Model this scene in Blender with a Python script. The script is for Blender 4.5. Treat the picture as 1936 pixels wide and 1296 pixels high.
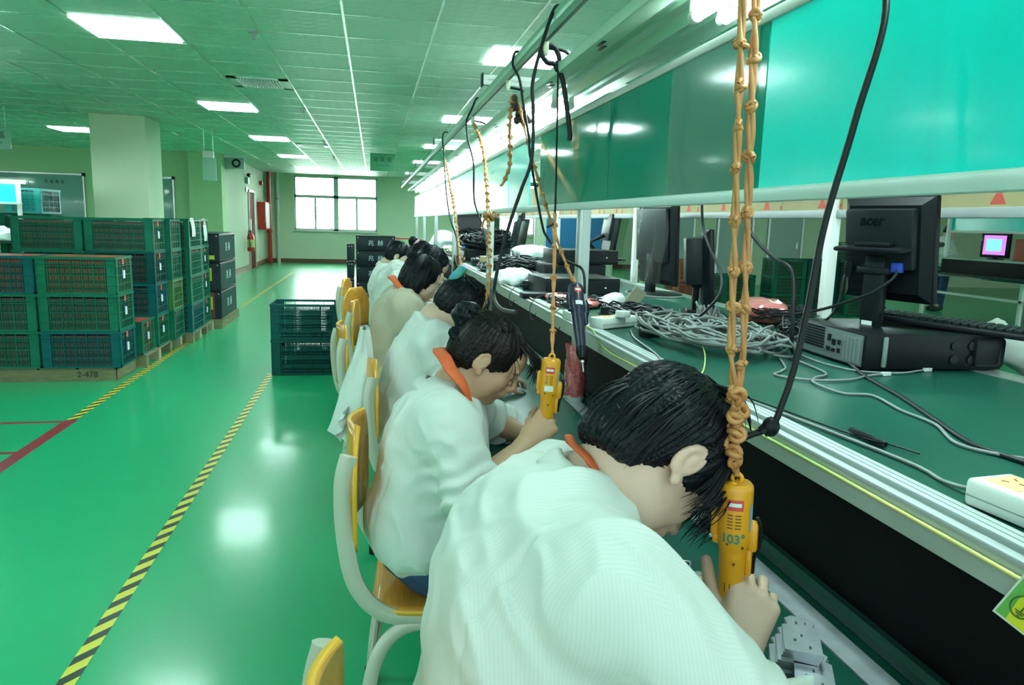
import bpy, bmesh, math, random
import numpy as np
from mathutils import Vector, Matrix
for o in list(bpy.data.objects): bpy.data.objects.remove(o)
SC = bpy.context.scene
COL = SC.collection
R_ = math.radians
# ---------------------------------------------------------------- camera
cam_d = bpy.data.cameras.new('camera'); cam = bpy.data.objects.new('camera', cam_d); COL.objects.link(cam)
cam_d.sensor_width = 36.0; cam_d.lens = 1353.17/1936*36.0; cam_d.clip_end = 200; cam_d.clip_start = 0.02
RW = ((0.98189972, -0.18723075, 0.02859342), (-0.00326755, -0.1676903, -0.98583431), (0.18937334, 0.967897, -0.16526684))
cam.matrix_world = Matrix(((RW[0][0], -RW[1][0], -RW[2][0], 0), (RW[0][1], -RW[1][1], -RW[2][1], 0), (RW[0][2], -RW[1][2], -RW[2][2], 1.41), (0, 0, 0, 1)))
SC.camera = cam
# ---------------------------------------------------------------- world (sky outside, plus added fill through the open back), exposure
W = bpy.data.worlds.new('daylight'); SC.world = W; W.use_nodes = True
bg = W.node_tree.nodes['Background']; bg.inputs[0].default_value = (0.76, 1.0, 0.98, 1); bg.inputs[1].default_value = .85
SC.view_settings.view_transform = 'Standard'; SC.view_settings.look = 'None'
SC.view_settings.exposure = 1.12; SC.view_settings.gamma = 1.0; SC.view_settings.use_curve_mapping = False
SC.cycles.use_denoising = True
SC.cycles.max_bounces = 7; SC.cycles.diffuse_bounces = 3; SC.cycles.glossy_bounces = 3; SC.cycles.transparent_max_bounces = 8
SC.cycles.sample_clamp_indirect = 6.0; SC.cycles.caustics_reflective = False; SC.cycles.caustics_refractive = False
LAMP = 14.0      # ceiling troffers
TUBE = 26.0     # bench tubes
WINL = 30.0     # light through the far windows
# ---------------------------------------------------------------- materials
MATS = {}
def nt(name):
    m = bpy.data.materials.new(name); m.use_nodes = True; n = m.node_tree
    return m, n, n.nodes['Principled BSDF']
def mat(name, col, rough=.5, metal=0.0, col2=None, scale=20.0, bump=0.0, bscale=None, spec=.5, coat=0.0, stretch=None, emit=None, estr=0.0, trans=0.0, alpha=1.0, sheen=0.0, sss=0.0, detail=3.0):
    if name in MATS: return MATS[name]
    m, t, b = nt(name)
    b.inputs['Base Color'].default_value = (*col, 1); b.inputs['Roughness'].default_value = rough; b.inputs['Metallic'].default_value = metal
    b.inputs['Specular IOR Level'].default_value = spec; b.inputs['Coat Weight'].default_value = coat; b.inputs['Coat Roughness'].default_value = .08
    b.inputs['Transmission Weight'].default_value = trans; b.inputs['Alpha'].default_value = alpha; b.inputs['Sheen Weight'].default_value = sheen
    if sss: b.inputs['Subsurface Weight'].default_value = sss; b.inputs['Subsurface Radius'].default_value = (.01, .004, .002); b.inputs['Subsurface Scale'].default_value = 1.0
    if emit: b.inputs['Emission Color'].default_value = (*emit, 1); b.inputs['Emission Strength'].default_value = estr
    if col2 or bump:
        tc = t.nodes.new('ShaderNodeTexCoord'); mp = t.nodes.new('ShaderNodeMapping'); t.links.new(tc.outputs['Object'], mp.inputs[0])
        if stretch: mp.inputs['Scale'].default_value = stretch
        no = t.nodes.new('ShaderNodeTexNoise'); no.inputs['Scale'].default_value = scale; no.inputs['Detail'].default_value = detail
        t.links.new(mp.outputs[0], no.inputs['Vector'])
        if col2:
            mx = t.nodes.new('ShaderNodeMix'); mx.data_type = 'RGBA'; mx.inputs[6].default_value = (*col, 1); mx.inputs[7].default_value = (*col2, 1)
            rp = t.nodes.new('ShaderNodeMapRange'); rp.inputs[1].default_value = .35; rp.inputs[2].default_value = .65
            t.links.new(no.outputs['Fac'], rp.inputs[0]); t.links.new(rp.outputs[0], mx.inputs[0]); t.links.new(mx.outputs[2], b.inputs['Base Color'])
        if bump:
            n2 = no
            if bscale: n2 = t.nodes.new('ShaderNodeTexNoise'); n2.inputs['Scale'].default_value = bscale; t.links.new(mp.outputs[0], n2.inputs['Vector'])
            bp = t.nodes.new('ShaderNodeBump'); bp.inputs['Strength'].default_value = bump; bp.inputs['Distance'].default_value = .004
            t.links.new(n2.outputs['Fac'], bp.inputs['Height']); t.links.new(bp.outputs[0], b.inputs['Normal'])
    MATS[name] = m; return m
# ---------------------------------------------------------------- mesh builder
class MB:
    def __init__(s): s.v = []; s.f = []; s.m = []; s.mats = []
    def mi(s, m):
        if m not in s.mats: s.mats.append(m)
        return s.mats.index(m)
    def add(s, vs, fs, m=None):
        o = len(s.v); s.v += [tuple(p) for p in vs]; s.f += [tuple(i+o for i in f) for f in fs]; k = s.mi(m) if m is not None else 0
        s.m += [k]*len(fs)
    def box(s, x0, x1, y0, y1, z0, z1, m=None):
        s.add([(x, y, z) for x in (x0, x1) for y in (y0, y1) for z in (z0, z1)], [(0, 1, 3, 2), (4, 6, 7, 5), (0, 4, 5, 1), (2, 3, 7, 6), (0, 2, 6, 4), (1, 5, 7, 3)], m); return s
    def obox(s, mtx, sx, sy, sz, m=None, b=0.0):
        if b: return s.rbox(-sx/2, sx/2, -sy/2, sy/2, -sz/2, sz/2, b, m, mtx)
        pts = [mtx @ Vector((x, y, z)) for x in (-sx/2, sx/2) for y in (-sy/2, sy/2) for z in (-sz/2, sz/2)]
        s.add(pts, [(0, 1, 3, 2), (4, 6, 7, 5), (0, 4, 5, 1), (2, 3, 7, 6), (0, 2, 6, 4), (1, 5, 7, 3)], m); return s
    def rbox(s, x0, x1, y0, y1, z0, z1, b=.004, m=None, mtx=None, seg=2):
        bm = bmesh.new(); bmesh.ops.create_cube(bm, size=1.0)
        for v in bm.verts: v.co = Vector(((x0+x1)/2+v.co.x*(x1-x0), (y0+y1)/2+v.co.y*(y1-y0), (z0+z1)/2+v.co.z*(z1-z0)))
        bmesh.ops.bevel(bm, geom=bm.edges[:], offset=b, segments=seg, affect='EDGES', profile=.5)
        bm.verts.index_update(); vs = [(mtx @ v.co) if mtx is not None else v.co.copy() for v in bm.verts]; fs = [tuple(v.index for v in f.verts) for f in bm.faces]
        bm.free(); s.add(vs, fs, m); return s
    def cyl(s, p0, p1, r0, r1=None, n=12, m=None, caps=True):
        r1 = r0 if r1 is None else r1
        return s.tube([p0, p1], [r0, r1], n, m, caps)
    def tube(s, path, r, n=8, m=None, caps=True, flat=None):
        P = [Vector(p) for p in path]; k = len(P); rr = r if isinstance(r, (list, tuple, np.ndarray)) else [r]*k
        T = []
        for i in range(k):
            d = P[min(i+1, k-1)]-P[max(i-1, 0)]; T.append(d.normalized() if d.length > 1e-9 else Vector((0, 0, 1)))
        up = Vector((0, 0, 1)) if abs(T[0].z) < .9 else Vector((1, 0, 0)); a = T[0].cross(up).normalized(); vs = []
        for i in range(k):
            a = (a-T[i]*a.dot(T[i]))
            a = a.normalized() if a.length > 1e-6 else T[i].orthogonal().normalized(); b = T[i].cross(a)
            for j in range(n):
                th = 2*math.pi*j/n; fx = 1.0; fy = 1.0
                if flat: fx, fy = flat
                vs.append(P[i]+a*math.cos(th)*rr[i]*fx+b*math.sin(th)*rr[i]*fy)
        fs = [(i*n+j, i*n+(j+1) % n, (i+1)*n+(j+1) % n, (i+1)*n+j) for i in range(k-1) for j in range(n)]
        if caps: fs += [tuple(range(n-1, -1, -1)), tuple((k-1)*n+j for j in range(n))]
        s.add(vs, fs, m); return s
    def lathe(s, prof, n=24, m=None, mtx=None):
        vs = []
        for r, z in prof:
            for j in range(n):
                p = Vector((r*math.cos(2*math.pi*j/n), r*math.sin(2*math.pi*j/n), z)); vs.append(mtx @ p if mtx is not None else p)
        k = len(prof); fs = [(i*n+j, i*n+(j+1) % n, (i+1)*n+(j+1) % n, (i+1)*n+j) for i in range(k-1) for j in range(n)]
        fs += [tuple(range(n-1, -1, -1)), tuple((k-1)*n+j for j in range(n))]; s.add(vs, fs, m); return s
    def ball(s, c, rx, ry=None, rz=None, n=12, m=None, mtx=None):
        ry = rx if ry is None else ry; rz = rx if rz is None else rz; h = n//2; vs = []; fs = []
        for i in range(h+1):
            a = math.pi*i/h
            for j in range(n):
                b = 2*math.pi*j/n; p = Vector((rx*math.sin(a)*math.cos(b), ry*math.sin(a)*math.sin(b), rz*math.cos(a)))
                vs.append((mtx @ p if mtx is not None else p)+Vector(c))
        for i in range(h):
            for j in range(n): fs.append((i*n+j, (i+1)*n+j, (i+1)*n+(j+1) % n, i*n+(j+1) % n))
        s.add(vs, fs, m); return s
    def grid(s, P, m=None, thick=0.0):
        a = len(P); b = len(P[0]); vs = [p for r in P for p in r]; fs = [(i*b+j, (i+1)*b+j, (i+1)*b+j+1, i*b+j+1) for i in range(a-1) for j in range(b-1)]
        s.add(vs, fs, m); return s
    def prism(s, poly, z0, z1, m=None, mtx=None):
        n = len(poly); vs = [Vector((x, y, z0)) for x, y in poly]+[Vector((x, y, z1)) for x, y in poly]
        if mtx is not None: vs = [mtx @ v for v in vs]
        s.add(vs, [tuple(range(n-1, -1, -1)), tuple(range(n, 2*n))]+[(i, (i+1) % n, n+(i+1) % n, n+i) for i in range(n)], m); return s
    def build(s, name, m=None, parent=None, smooth=35, loc=None):
        me = bpy.data.meshes.new(name); me.from_pydata(s.v, [], s.f)
        ms = s.mats or [m]
        for x in ms: me.materials.append(x if x is not None else m)
        if len(ms) > 1: me.polygons.foreach_set('material_index', s.m)
        if smooth is not None:
            me.polygons.foreach_set('use_smooth', [True]*len(me.polygons)); me.set_sharp_from_angle(angle=R_(smooth))
        me.validate(); me.update()
        return link(name, me, parent, loc)
def link(name, me, parent=None, loc=None):
    o = bpy.data.objects.new(name, me); COL.objects.link(o)
    if parent is not None: o.parent = parent
    if loc is not None: o.location = loc
    return o
def thing(name, label, cat, loc=(0, 0, 0), rz=0.0, group=None):
    o = link(name, None, None, loc); o.rotation_euler = (0, 0, rz); tag(o, label, cat, group); return o
def tag(o, label=None, cat=None, group=None, kind=None):
    if label: o['label'] = label
    if cat: o['category'] = cat
    if group: o['group'] = group
    if kind: o['kind'] = kind
    return o
def struct(o, label=None): o['kind'] = 'structure'; return o
def dup(root, loc=None, rz=None, label=None, group=None):
    r = root.copy(); COL.objects.link(r)
    if loc is not None: r.location = loc
    if rz is not None: r.rotation_euler = (0, 0, rz)
    if label: r['label'] = label
    if group: r['group'] = group
    def rec(a, b):
        for ch in list(a.children):
            c = ch.copy(); COL.objects.link(c); c.parent = b; rec(ch, c)
    rec(root, r); return r
def shiftmb(mb, d):
    mb.v = [(p[0]-d[0], p[1]-d[1], p[2]-d[2]) for p in mb.v]
def cat_rom(pts, n=8):
    P = [np.array(p, float) for p in pts]; out = []
    for i in range(len(P)-1):
        p0 = P[max(i-1, 0)]; p1 = P[i]; p2 = P[i+1]; p3 = P[min(i+2, len(P)-1)]
        for k in range(n):
            t = k/n; out.append(tuple(.5*((2*p1)+(-p0+p2)*t+(2*p0-5*p1+4*p2-p3)*t*t+(-p0+3*p1-3*p2+p3)*t**3)))
    out.append(tuple(P[-1])); return out
def frame(origin, x, y):
    x = Vector(x).normalized(); y = Vector(y); y = (y-x*y.dot(x)).normalized(); z = x.cross(y)
    return Matrix(((x.x, y.x, z.x, origin[0]), (x.y, y.y, z.y, origin[1]), (x.z, y.z, z.z, origin[2]), (0, 0, 0, 1)))
def lettering(txt, size, mtx, m, parent, name='lettering', extrude=.0006, align='CENTER', shear=0.0, bold=0.0):
    cu = bpy.data.curves.new('t', 'FONT'); cu.body = txt; cu.size = size; cu.extrude = extrude; cu.align_x = align; cu.align_y = 'CENTER'; cu.shear = shear; cu.offset = bold; cu.resolution_u = 3
    o = bpy.data.objects.new('t', cu); COL.objects.link(o)
    me = bpy.data.meshes.new_from_object(o.evaluated_get(bpy.context.evaluated_depsgraph_get())); bpy.data.objects.remove(o)
    me.transform(mtx); me.materials.clear(); me.materials.append(m)
    return link(name, me, parent)
rng = random.Random(7)
# ================================================================ setting
ZC = 2.69
def floor_mat():
    m, t, b = nt('green epoxy'); N = t.nodes; L = t.links
    tc = N.new('ShaderNodeTexCoord'); n1 = N.new('ShaderNodeTexNoise'); n1.inputs['Scale'].default_value = .9; n1.inputs['Detail'].default_value = 4
    L.new(tc.outputs['Object'], n1.inputs['Vector'])
    mx = N.new('ShaderNodeMix'); mx.data_type = 'RGBA'; mx.inputs[6].default_value = (.012, .37, .15, 1); mx.inputs[7].default_value = (.022, .43, .19, 1)
    L.new(n1.outputs['Fac'], mx.inputs[0])
    # pale scuffs, short strokes
    mp = N.new('ShaderNodeMapping'); mp.inputs['Scale'].default_value = (3, 26, 1); mp.inputs['Rotation'].default_value = (0, 0, .6); L.new(tc.outputs['Object'], mp.inputs[0])
    n2 = N.new('ShaderNodeTexNoise'); n2.inputs['Scale'].default_value = 1.6; n2.inputs['Detail'].default_value = 6; L.new(mp.outputs[0], n2.inputs['Vector'])
    r2 = N.new('ShaderNodeMapRange'); r2.inputs[1].default_value = .70; r2.inputs[2].default_value = .80; r2.inputs[4].default_value = .35; L.new(n2.outputs['Fac'], r2.inputs[0])
    m2 = N.new('ShaderNodeMix'); m2.data_type = 'RGBA'; m2.inputs[7].default_value = (.12, .62, .34, 1); L.new(mx.outputs[2], m2.inputs[6]); L.new(r2.outputs[0], m2.inputs[0])
    L.new(m2.outputs[2], b.inputs['Base Color'])
    b.inputs['Roughness'].default_value = .30; b.inputs['Specular IOR Level'].default_value = .35; b.inputs['Coat Weight'].default_value = .42; b.inputs['Coat Roughness'].default_value = .14
    n3 = N.new('ShaderNodeTexNoise'); n3.inputs['Scale'].default_value = 2.2; n3.inputs['Detail'].default_value = 2; L.new(tc.outputs['Object'], n3.inputs['Vector'])
    bp = N.new('ShaderNodeBump'); bp.inputs['Strength'].default_value = .25; bp.inputs['Distance'].default_value = .012; L.new(n3.outputs['Fac'], bp.inputs['Height']); L.new(bp.outputs[0], b.inputs['Normal']); L.new(bp.outputs[0], b.inputs['Coat Normal'])
    return m
def ceiling_mat():
    m, t, b = nt('ceiling tile'); N = t.nodes; L = t.links
    tc = N.new('ShaderNodeTexCoord'); sx = N.new('ShaderNodeSeparateXYZ'); L.new(tc.outputs['Object'], sx.inputs[0])
    wv = N.new('ShaderNodeTexNoise'); wv.inputs['Scale'].default_value = 14; mp = N.new('ShaderNodeMapping'); mp.inputs['Scale'].default_value = (1, 2.6, 1); L.new(tc.outputs['Object'], mp.inputs[0]); L.new(mp.outputs[0], wv.inputs['Vector'])
    mx = N.new('ShaderNodeMix'); mx.data_type = 'RGBA'; mx.inputs[6].default_value = (.66, .80, .69, 1); mx.inputs[7].default_value = (.76, .88, .79, 1); L.new(wv.outputs['Fac'], mx.inputs[0])
    L.new(mx.outputs[2], b.inputs['Base Color']); b.inputs['Roughness'].default_value = .5; b.inputs['Specular IOR Level'].default_value = .3
    # pressed square relief
    def tri(out, f):
        a = N.new('ShaderNodeMath'); a.operation = 'MULTIPLY'; a.inputs[1].default_value = f; L.new(out, a.inputs[0])
        c = N.new('ShaderNodeMath'); c.operation = 'SINE'; L.new(a.outputs[0], c.inputs[0]); return c.outputs[0]
    ad = N.new('ShaderNodeMath'); ad.operation = 'MAXIMUM'; L.new(tri(sx.outputs[0], 2*math.pi/.1), ad.inputs[0]); L.new(tri(sx.outputs[1], 2*math.pi/.1), ad.inputs[1])
    bp = N.new('ShaderNodeBump'); bp.inputs['Strength'].default_value = .35; bp.inputs['Distance'].default_value = .004; L.new(ad.outputs[0], bp.inputs['Height']); L.new(bp.outputs[0], b.inputs['Normal'])
    return m
M_floor = floor_mat(); M_ceil = ceiling_mat()
M_wall = mat('pale green wall paint', (.78, .90, .64), .7, col2=(.75, .87, .64), scale=2)
M_walld = mat('green wall paint', (.46, .68, .38), .7)
M_white = mat('white metal', (.80, .84, .80), .35); M_alu = mat('brushed aluminium', (.62, .66, .64), .32, .75, col2=(.55, .60, .58), scale=60, stretch=(8, .2, 8))
M_alug = mat('grey aluminium trim', (.50, .50, .48), .45, .2)
M_col = mat('column paint', (.66, .80, .55), .65)
M_base = mat('brown skirting', (.16, .07, .035), .4)
M_tbar = mat('ceiling t-bar', (.62, .76, .68), .22, .45)
def S(mb, name, m=None): return struct(mb.build(name, m))
S(MB().box(-16, 22, -2.5, 24, -.12, 0), 'floor', M_floor)
S(MB().box(-16, 22, -.6, 24, ZC, ZC+.12), 'ceiling', M_ceil)
# grid bars of the suspended ceiling (0.6 m)
g = MB()
for i in range(-24, 34):
    x = -.1875+i*.6
    if -15 < x < 21.5: g.box(x-.008, x+.008, -.6, 23, ZC-.004, ZC+.001)
for j in range(-1, 40):
    y = -.34+j*.5905
    if -.5 < y < 23: g.box(-15.5, 21.5, y-.005, y+.005, ZC-.0025, ZC+.001)
S(g, 'trim_1', M_tbar)
# end wall with its window openings
def wall_x(y, th, x0, x1, holes, name, m):   # wall in XZ plane, holes = [(x0,x1,z0,z1)]
    b = MB(); xs = sorted(set([x0, x1]+[h[0] for h in holes]+[h[1] for h in holes]))
    for a, c in zip(xs[:-1], xs[1:]):
        hs = [h for h in holes if h[0] <= a+1e-6 and h[1] >= c-1e-6]
        if not hs: b.box(a, c, y, y+th, 0, ZC)
        else: b.box(a, c, y, y+th, 0, hs[0][2]); b.box(a, c, y, y+th, hs[0][3], ZC)
    return S(b, name, m)
wall_x(23.0, .24, -3.3, 12, [(-2.37, .11, 1.0, 2.63), (2.7, 6.4, 1.0, 2.63)], 'wall_end', M_wall)
S(MB().box(-3.44, -3.2, 17.0, 23.24, 0, ZC), 'wall_left', mat('bright wall paint', (.84, .88, .72), .7))
S(MB().box(-16, -3.2, 16.85, 17.0, 0, ZC), 'wall_left_rear', M_walld)
S(MB().box(6.6, 22, 17.0, 17.2, 0, ZC), 'wall_right_rear', M_wall)
S(MB().box(21.8, 22, -2, 17.2, 0, ZC), 'wall_right', M_wall)
S(MB().box(-16, -15.8, -2, 17, 0, ZC), 'wall_far_left', M_walld)
S(MB().box(-3.86, -3.2, 16.6, 16.85, 0, ZC), 'trim_2', M_walld)
S(MB().rbox(-3.72, -3.02, 10.76, 11.46, 0, ZC, .012), 'trim_3', M_col)
S(MB().box(-3.1, 2.6, 22.97, 23.0, 0, .13), 'baseboard_end', M_base)
S(MB().box(-3.2, -3.17, 17.0, 19.8, 0, .13).box(-3.2, -3.17, 20.75, 23, 0, .13), 'baseboard_left', M_base)
S(MB().box(2.6, 12, 22.97, 23.0, 0, .13), 'baseboard_end_right', M_base)
# windows: white frames, panes and sky outside
M_frame = mat('white window frame', (.90, .96, .92), .6)
M_pane = mat('window glass', (.95, 1, .98), .02, trans=1.0)
for k, (x0, x1, nx) in enumerate([(-2.37, .11, 2), (2.7, 6.4, 3)]):
    w = link('window_%d' % (k+1), None, None, (0, 0, 0)); struct(w)
    f = MB(); z0, z1 = 1.0, 2.63; yt = 23.05
    f.box(x0, x1, yt, yt+.07, z0, z0+.05).box(x0, x1, yt, yt+.07, z1-.05, z1).box(x0, x0+.05, yt, yt+.07, z0, z1).box(x1-.05, x1, yt, yt+.07, z0, z1)
    zt = 1.98; f.box(x0, x1, yt, yt+.07, zt, zt+.09)
    st = (x1-x0)/nx
    for i in range(nx):
        a = x0+i*st
        if i: f.box(a-.07, a+.07, yt, yt+.07, z0, z1)
        f.box(a+st/2-.03, a+st/2+.03, yt+.01, yt+.05, z0, zt)
    fo = f.build('window_frame', M_frame, w); struct(fo)
    po = MB().box(x0, x1, yt+.03, yt+.034, z0, z1).build('pane', M_pane, w)
    s = MB().box(x0-.04, x1+.04, 22.93, 23.02, z0-.04, z0).build('window_sill', M_white, w)
# daylight entering by the two windows
for x0, x1 in ((-2.37, .11), (2.7, 6.4)):
    ld = bpy.data.lights.new('window_daylight', 'AREA'); ld.shape = 'RECTANGLE'; ld.size = x1-x0; ld.size_y = 1.6; ld.energy = WINL*60*(x1-x0); ld.color = (.86, 1, .93)
    lo = bpy.data.objects.new('window_daylight', ld); COL.objects.link(lo); lo.location = ((x0+x1)/2, 23.4, 1.85); lo.rotation_euler = (R_(-72), 0, 0)
M_leaf = mat('leaves', (.15, .36, .12), .6)
t = thing('tree', 'pale green tree seen through the far window beyond the aisle', 'tree', (-1.6, 29, -3))
b = MB()
for k in range(420):
    a = rng.uniform(0, 6.28); r = rng.uniform(0, 1) ** .5*1.7; z = rng.uniform(2.6, 5.0)
    c = Vector((r*math.cos(a), r*math.sin(a), z)); mx = Matrix.Rotation(rng.uniform(0, 6), 4, 'Z') @ Matrix.Rotation(rng.uniform(-1, 1), 4, 'X'); mx.translation = c
    b.add([mx @ Vector(p) for p in ((-.09, 0, 0), (0, -.03, 0), (.1, 0, 0), (0, .03, 0))], [(0, 1, 2, 3)])
b.build('foliage', M_leaf, t, smooth=None)
MB().tube([(0, 0, 0), (.05, 0, 2), (0, .1, 4)], [.12, .09, .03], 8).build('trunk', M_base, t)
# door in the left wall
d = link('door_1', None); struct(d)
M_doorf = mat('door frame grey', (.55, .5, .42), .5); M_door = mat('dark red-brown door', (.10, .028, .018), .8, spec=.05)
MB().box(-3.22, -3.16, 19.82, 19.88, 0, 2.06).box(-3.22, -3.16, 20.68, 20.74, 0, 2.06).box(-3.22, -3.16, 19.82, 20.74, 2.0, 2.06).build('door_frame', M_doorf, d)
MB().box(-3.195, -3.18, 19.88, 20.68, 0, 2.0).build('door_panel', M_door, d)
MB().box(-3.17, -3.15, 19.95, 20.0, .95, 1.3).build('door_handle', M_alu, d)
# pipes in the corner
M_red = mat('red paint', (.50, .03, .02), .35); M_cream = mat('cream pipe', (.72, .80, .66), .4)
p = thing('fire_riser_pipe', 'red vertical fire pipe in the far left corner', 'pipe', (-3.06, 22.7, 0))
MB().cyl((0, 0, 0), (0, 0, ZC), .06, n=16).cyl((0, 0, .9), (0, 0, 1.0), .078, n=16).cyl((0, 0, .02), (0, 0, .06), .09, n=16).build('pipe', M_red, p)
p = thing('drain_pipe', 'cream vertical pipe beside the red pipe in the corner', 'pipe', (-2.84, 22.9, 0))
MB().cyl((0, 0, 0), (0, 0, ZC), .055, n=16).build('pipe', M_cream, p)
MB().cyl((0, 0, 1.9), (0, 0, 1.94), .062, n=16).build('pipe_clip', M_alug, p)
p = thing('fire_hose_cabinet', 'red box fire cabinet mounted on the red pipe', 'cabinet', (-3.19, 21.7, 0))
MB().rbox(.0, .22, -.35, .4, 1.02, 1.78, .01).build('body', M_red, p); MB().box(.22, .232, -.3, .34, 1.06, 1.74, M_white).build('door', M_white, p)
p = thing('fire_extinguisher', 'red fire extinguisher hanging on the wall by the brown door', 'fire extinguisher', (-3.06, 19.25, 0))
MB().lathe([(.001, .50), (.085, .50), (.09, .53), (.09, .86), (.06, .93), (.03, .95), (.03, .99), (.001, .99)], 20).build('cylinder', M_red, p)
MB().lathe([(.0915, .60), (.0915, .80)], 20).build('label', mat('yellow label', (.75, .7, .25), .5), p)
MB().tube(cat_rom([(0, 0, .98), (-.02, -.1, 1.04), (-.03, -.17, .92), (0, -.15, .72), (.0, -.11, .6)], 6), .012, 8).build('hose', mat('black rubber', (.010, .012, .013), .45, spec=.25), p)
MB().box(-.02, .02, -.02, .09, .98, 1.03).build('handle', MATS['black rubber'], p)
M_black = MATS['black rubber']; M_blk = mat('black plastic', (.006, .009, .011), .36, col2=(.009, .012, .014), scale=80, spec=.18)
# emergency light, exit plates, camera-like box on left wall
p = thing('wall_alarm_speaker', 'small red alarm sounder high beside the red corner pipe', 'alarm', (-3.14, 21.9, 2.32))
MB().rbox(-.05, .03, -.06, .06, -.06, .06, .015).build('body', M_red, p)
p = thing('emergency_lamp', 'twin-head emergency lamp above the brown door', 'lamp', (-3.14, 19.6, 2.36))
MB().rbox(-.06, .02, -.1, .1, -.16, .0, .01).build('body', mat('grey plastic', (.3, .42, .38), .5), p)
for dy in (-.06, .06): MB().ball((.03, dy, .05), .05, n=12).build('lamp_head', M_blk, p)
p = thing('exit_plate', 'small green and white exit plate above the door', 'sign', (-3.17, 19.6, 2.05))
MB().box(-.02, .0, -.11, .11, -.06, .06).build('plate', mat('exit green', (.1, .5, .25), .4), p); MB().box(.0, .004, -.07, .07, -.035, .035).build('symbol', M_white, p)
p = thing('ventilation_fan_box', 'grey square box with a round black fan at the wall corner', 'fan', (-3.0, 17.05, 2.52))
MB().rbox(-.2, .22, -.08, .0, -.12, .12, .01).build('body', mat('grey box', (.36, .48, .44), .5), p)
MB().tube([(.05+.075*math.cos(a*.393), -.09, .075*math.sin(a*.393)) for a in range(17)], .022, 8).build('ring', M_blk, p)
p = thing('hanging_sign_plate', 'narrow pale plate hanging on two wires above the aisle', 'sign', (-2.5, 11.9, 2.05))
MB().rbox(-.06, .14, -.01, .01, -.14, .2, .004).build('plate', mat('mint plate', (.36, .62, .5), .4), p)
MB().rbox(-.05, .11, -.03, .03, .2, .3, .01).build('holder', M_white, p)
for dx in (-.03, .1): MB().cyl((dx, 0, .3), (dx, 0, ZC-2.05), .004, n=5).build('wire', M_alu, p)
# hazard tapes on the floor
def hazard_mat():
    m, t, b = nt('hazard tape'); N = t.nodes; L = t.links
    tc = N.new('ShaderNodeTexCoord'); sx = N.new('ShaderNodeSeparateXYZ'); L.new(tc.outputs['Object'], sx.inputs[0])
    a = N.new('ShaderNodeMath'); a.operation = 'MULTIPLY_ADD'; a.inputs[1].default_value = -1.15; L.new(sx.outputs[0], a.inputs[0]); L.new(sx.outputs[1], a.inputs[2])
    c = N.new('ShaderNodeMath'); c.operation = 'PINGPONG'; c.inputs[1].default_value = .056; L.new(a.outputs[0], c.inputs[0])
    d = N.new('ShaderNodeMath'); d.operation = 'GREATER_THAN'; d.inputs[1].default_value = .0262; L.new(c.outputs[0], d.inputs[0])
    mx = N.new('ShaderNodeMix'); mx.data_type = 'RGBA'; mx.inputs[6].default_value = (.02, .035, .025, 1); mx.inputs[7].default_value = (.70, .66, .06, 1); L.new(d.outputs[0], mx.inputs[0]); L.new(mx.outputs[2], b.inputs['Base Color']); b.inputs['Roughness'].default_value = .35
    return m
M_haz = hazard_mat()
# floor tape positions are world coordinates measured along x = -0.91 and x = -2.02
tag(MB().box(-.942, -.888, .5, 6.62, 0, .0012).build('floor_tape', M_haz), 'black and yellow hazard tape on the open green aisle floor', 'tape')
tag(MB().box(-2.05, -1.99, 5.18, 19.0, 0, .0012).build('floor_tape', M_haz), 'black and yellow hazard tape along the foot of the pallets', 'tape')
M_redt = mat('red tape', (.28, .02, .03), .5, col2=(.2, .015, .02), scale=30)
tag(MB().box(-2.06, -1.98, 2.8, 5.18, 0, .0012).build('floor_tape', M_redt), 'wide worn red tape continuing the pallet hazard tape', 'tape')
tag(MB().box(-4.5, -2.06, 5.12, 5.16, 0, .0012).build('floor_tape', M_redt), 'thin red tape across, farther from us', 'tape')
tag(MB().box(-4.5, -2.06, 4.46, 4.50, 0, .0012).build('floor_tape', M_redt), 'thin red tape across, nearer to us', 'tape')
bpy.data.objects['floor_tape.003']['label'] = 'thin red tape across the floor meeting the hazard tape end'
bpy.data.objects['floor_tape.004']['label'] = 'thin red tape across the floor, second one, nearer the camera'
# ceiling troffers
M_lampon = mat('lit diffuser', (.9, .95, .92), .5, emit=(.78, 1.0, 1.0), estr=LAMP)
M_louv = mat('louvre', (.85, .95, .92), .4, emit=(.86, 1.0, .95), estr=.9)
def troffer(x, y, label, w=.578, l=.56, n=5):
    t = thing('ceiling_light', label, 'ceiling light', (x, y, ZC), 0, 'recessed ceiling lights')
    MB().box(-w/2, w/2, -l/2, l/2, -.006, -.004).build('diffuser', M_lampon, t, None)
    b = MB(); b.box(-w/2, w/2, -l/2, -l/2+.008, -.02, -.002).box(-w/2, w/2, l/2-.008, l/2, -.02, -.002).box(-w/2, -w/2+.008, -l/2, l/2, -.02, -.002).box(w/2-.008, w/2, -l/2, l/2, -.02, -.002)
    b.build('frame', M_louv, t, None)
    b = MB()
    for i in range(1, n+1): xx = -w/2+w*i/(n+1); b.box(xx-.003, xx+.003, -l/2, l/2, -.02, -.007)
    for i in range(1, 3): yy = -l/2+l*i/3; b.box(-w/2, w/2, yy-.002, yy+.002, -.018, -.007)
    b.build('louvre', M_louv, t, None)
lx = {'a': -1.69, 'r': 1.13}
troffer(-1.70, 5.79, 'square lit ceiling light nearest to us at upper left')
troffer(-1.70, 9.42, 'lit ceiling light second from us in the left row')
troffer(-1.70, 12.95, 'lit ceiling light third from us in the left row, beside an air vent')
troffer(-1.70, 16.5, 'lit ceiling light fourth from us in the left row')
troffer(-1.70, 20.1, 'lit ceiling light at the far end of the left row near the window')
troffer(-4.7, 13.0, 'lit ceiling light just left of the square column')
troffer(-4.7, 7.2, 'lit ceiling light above the left pallet stacks')
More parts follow.
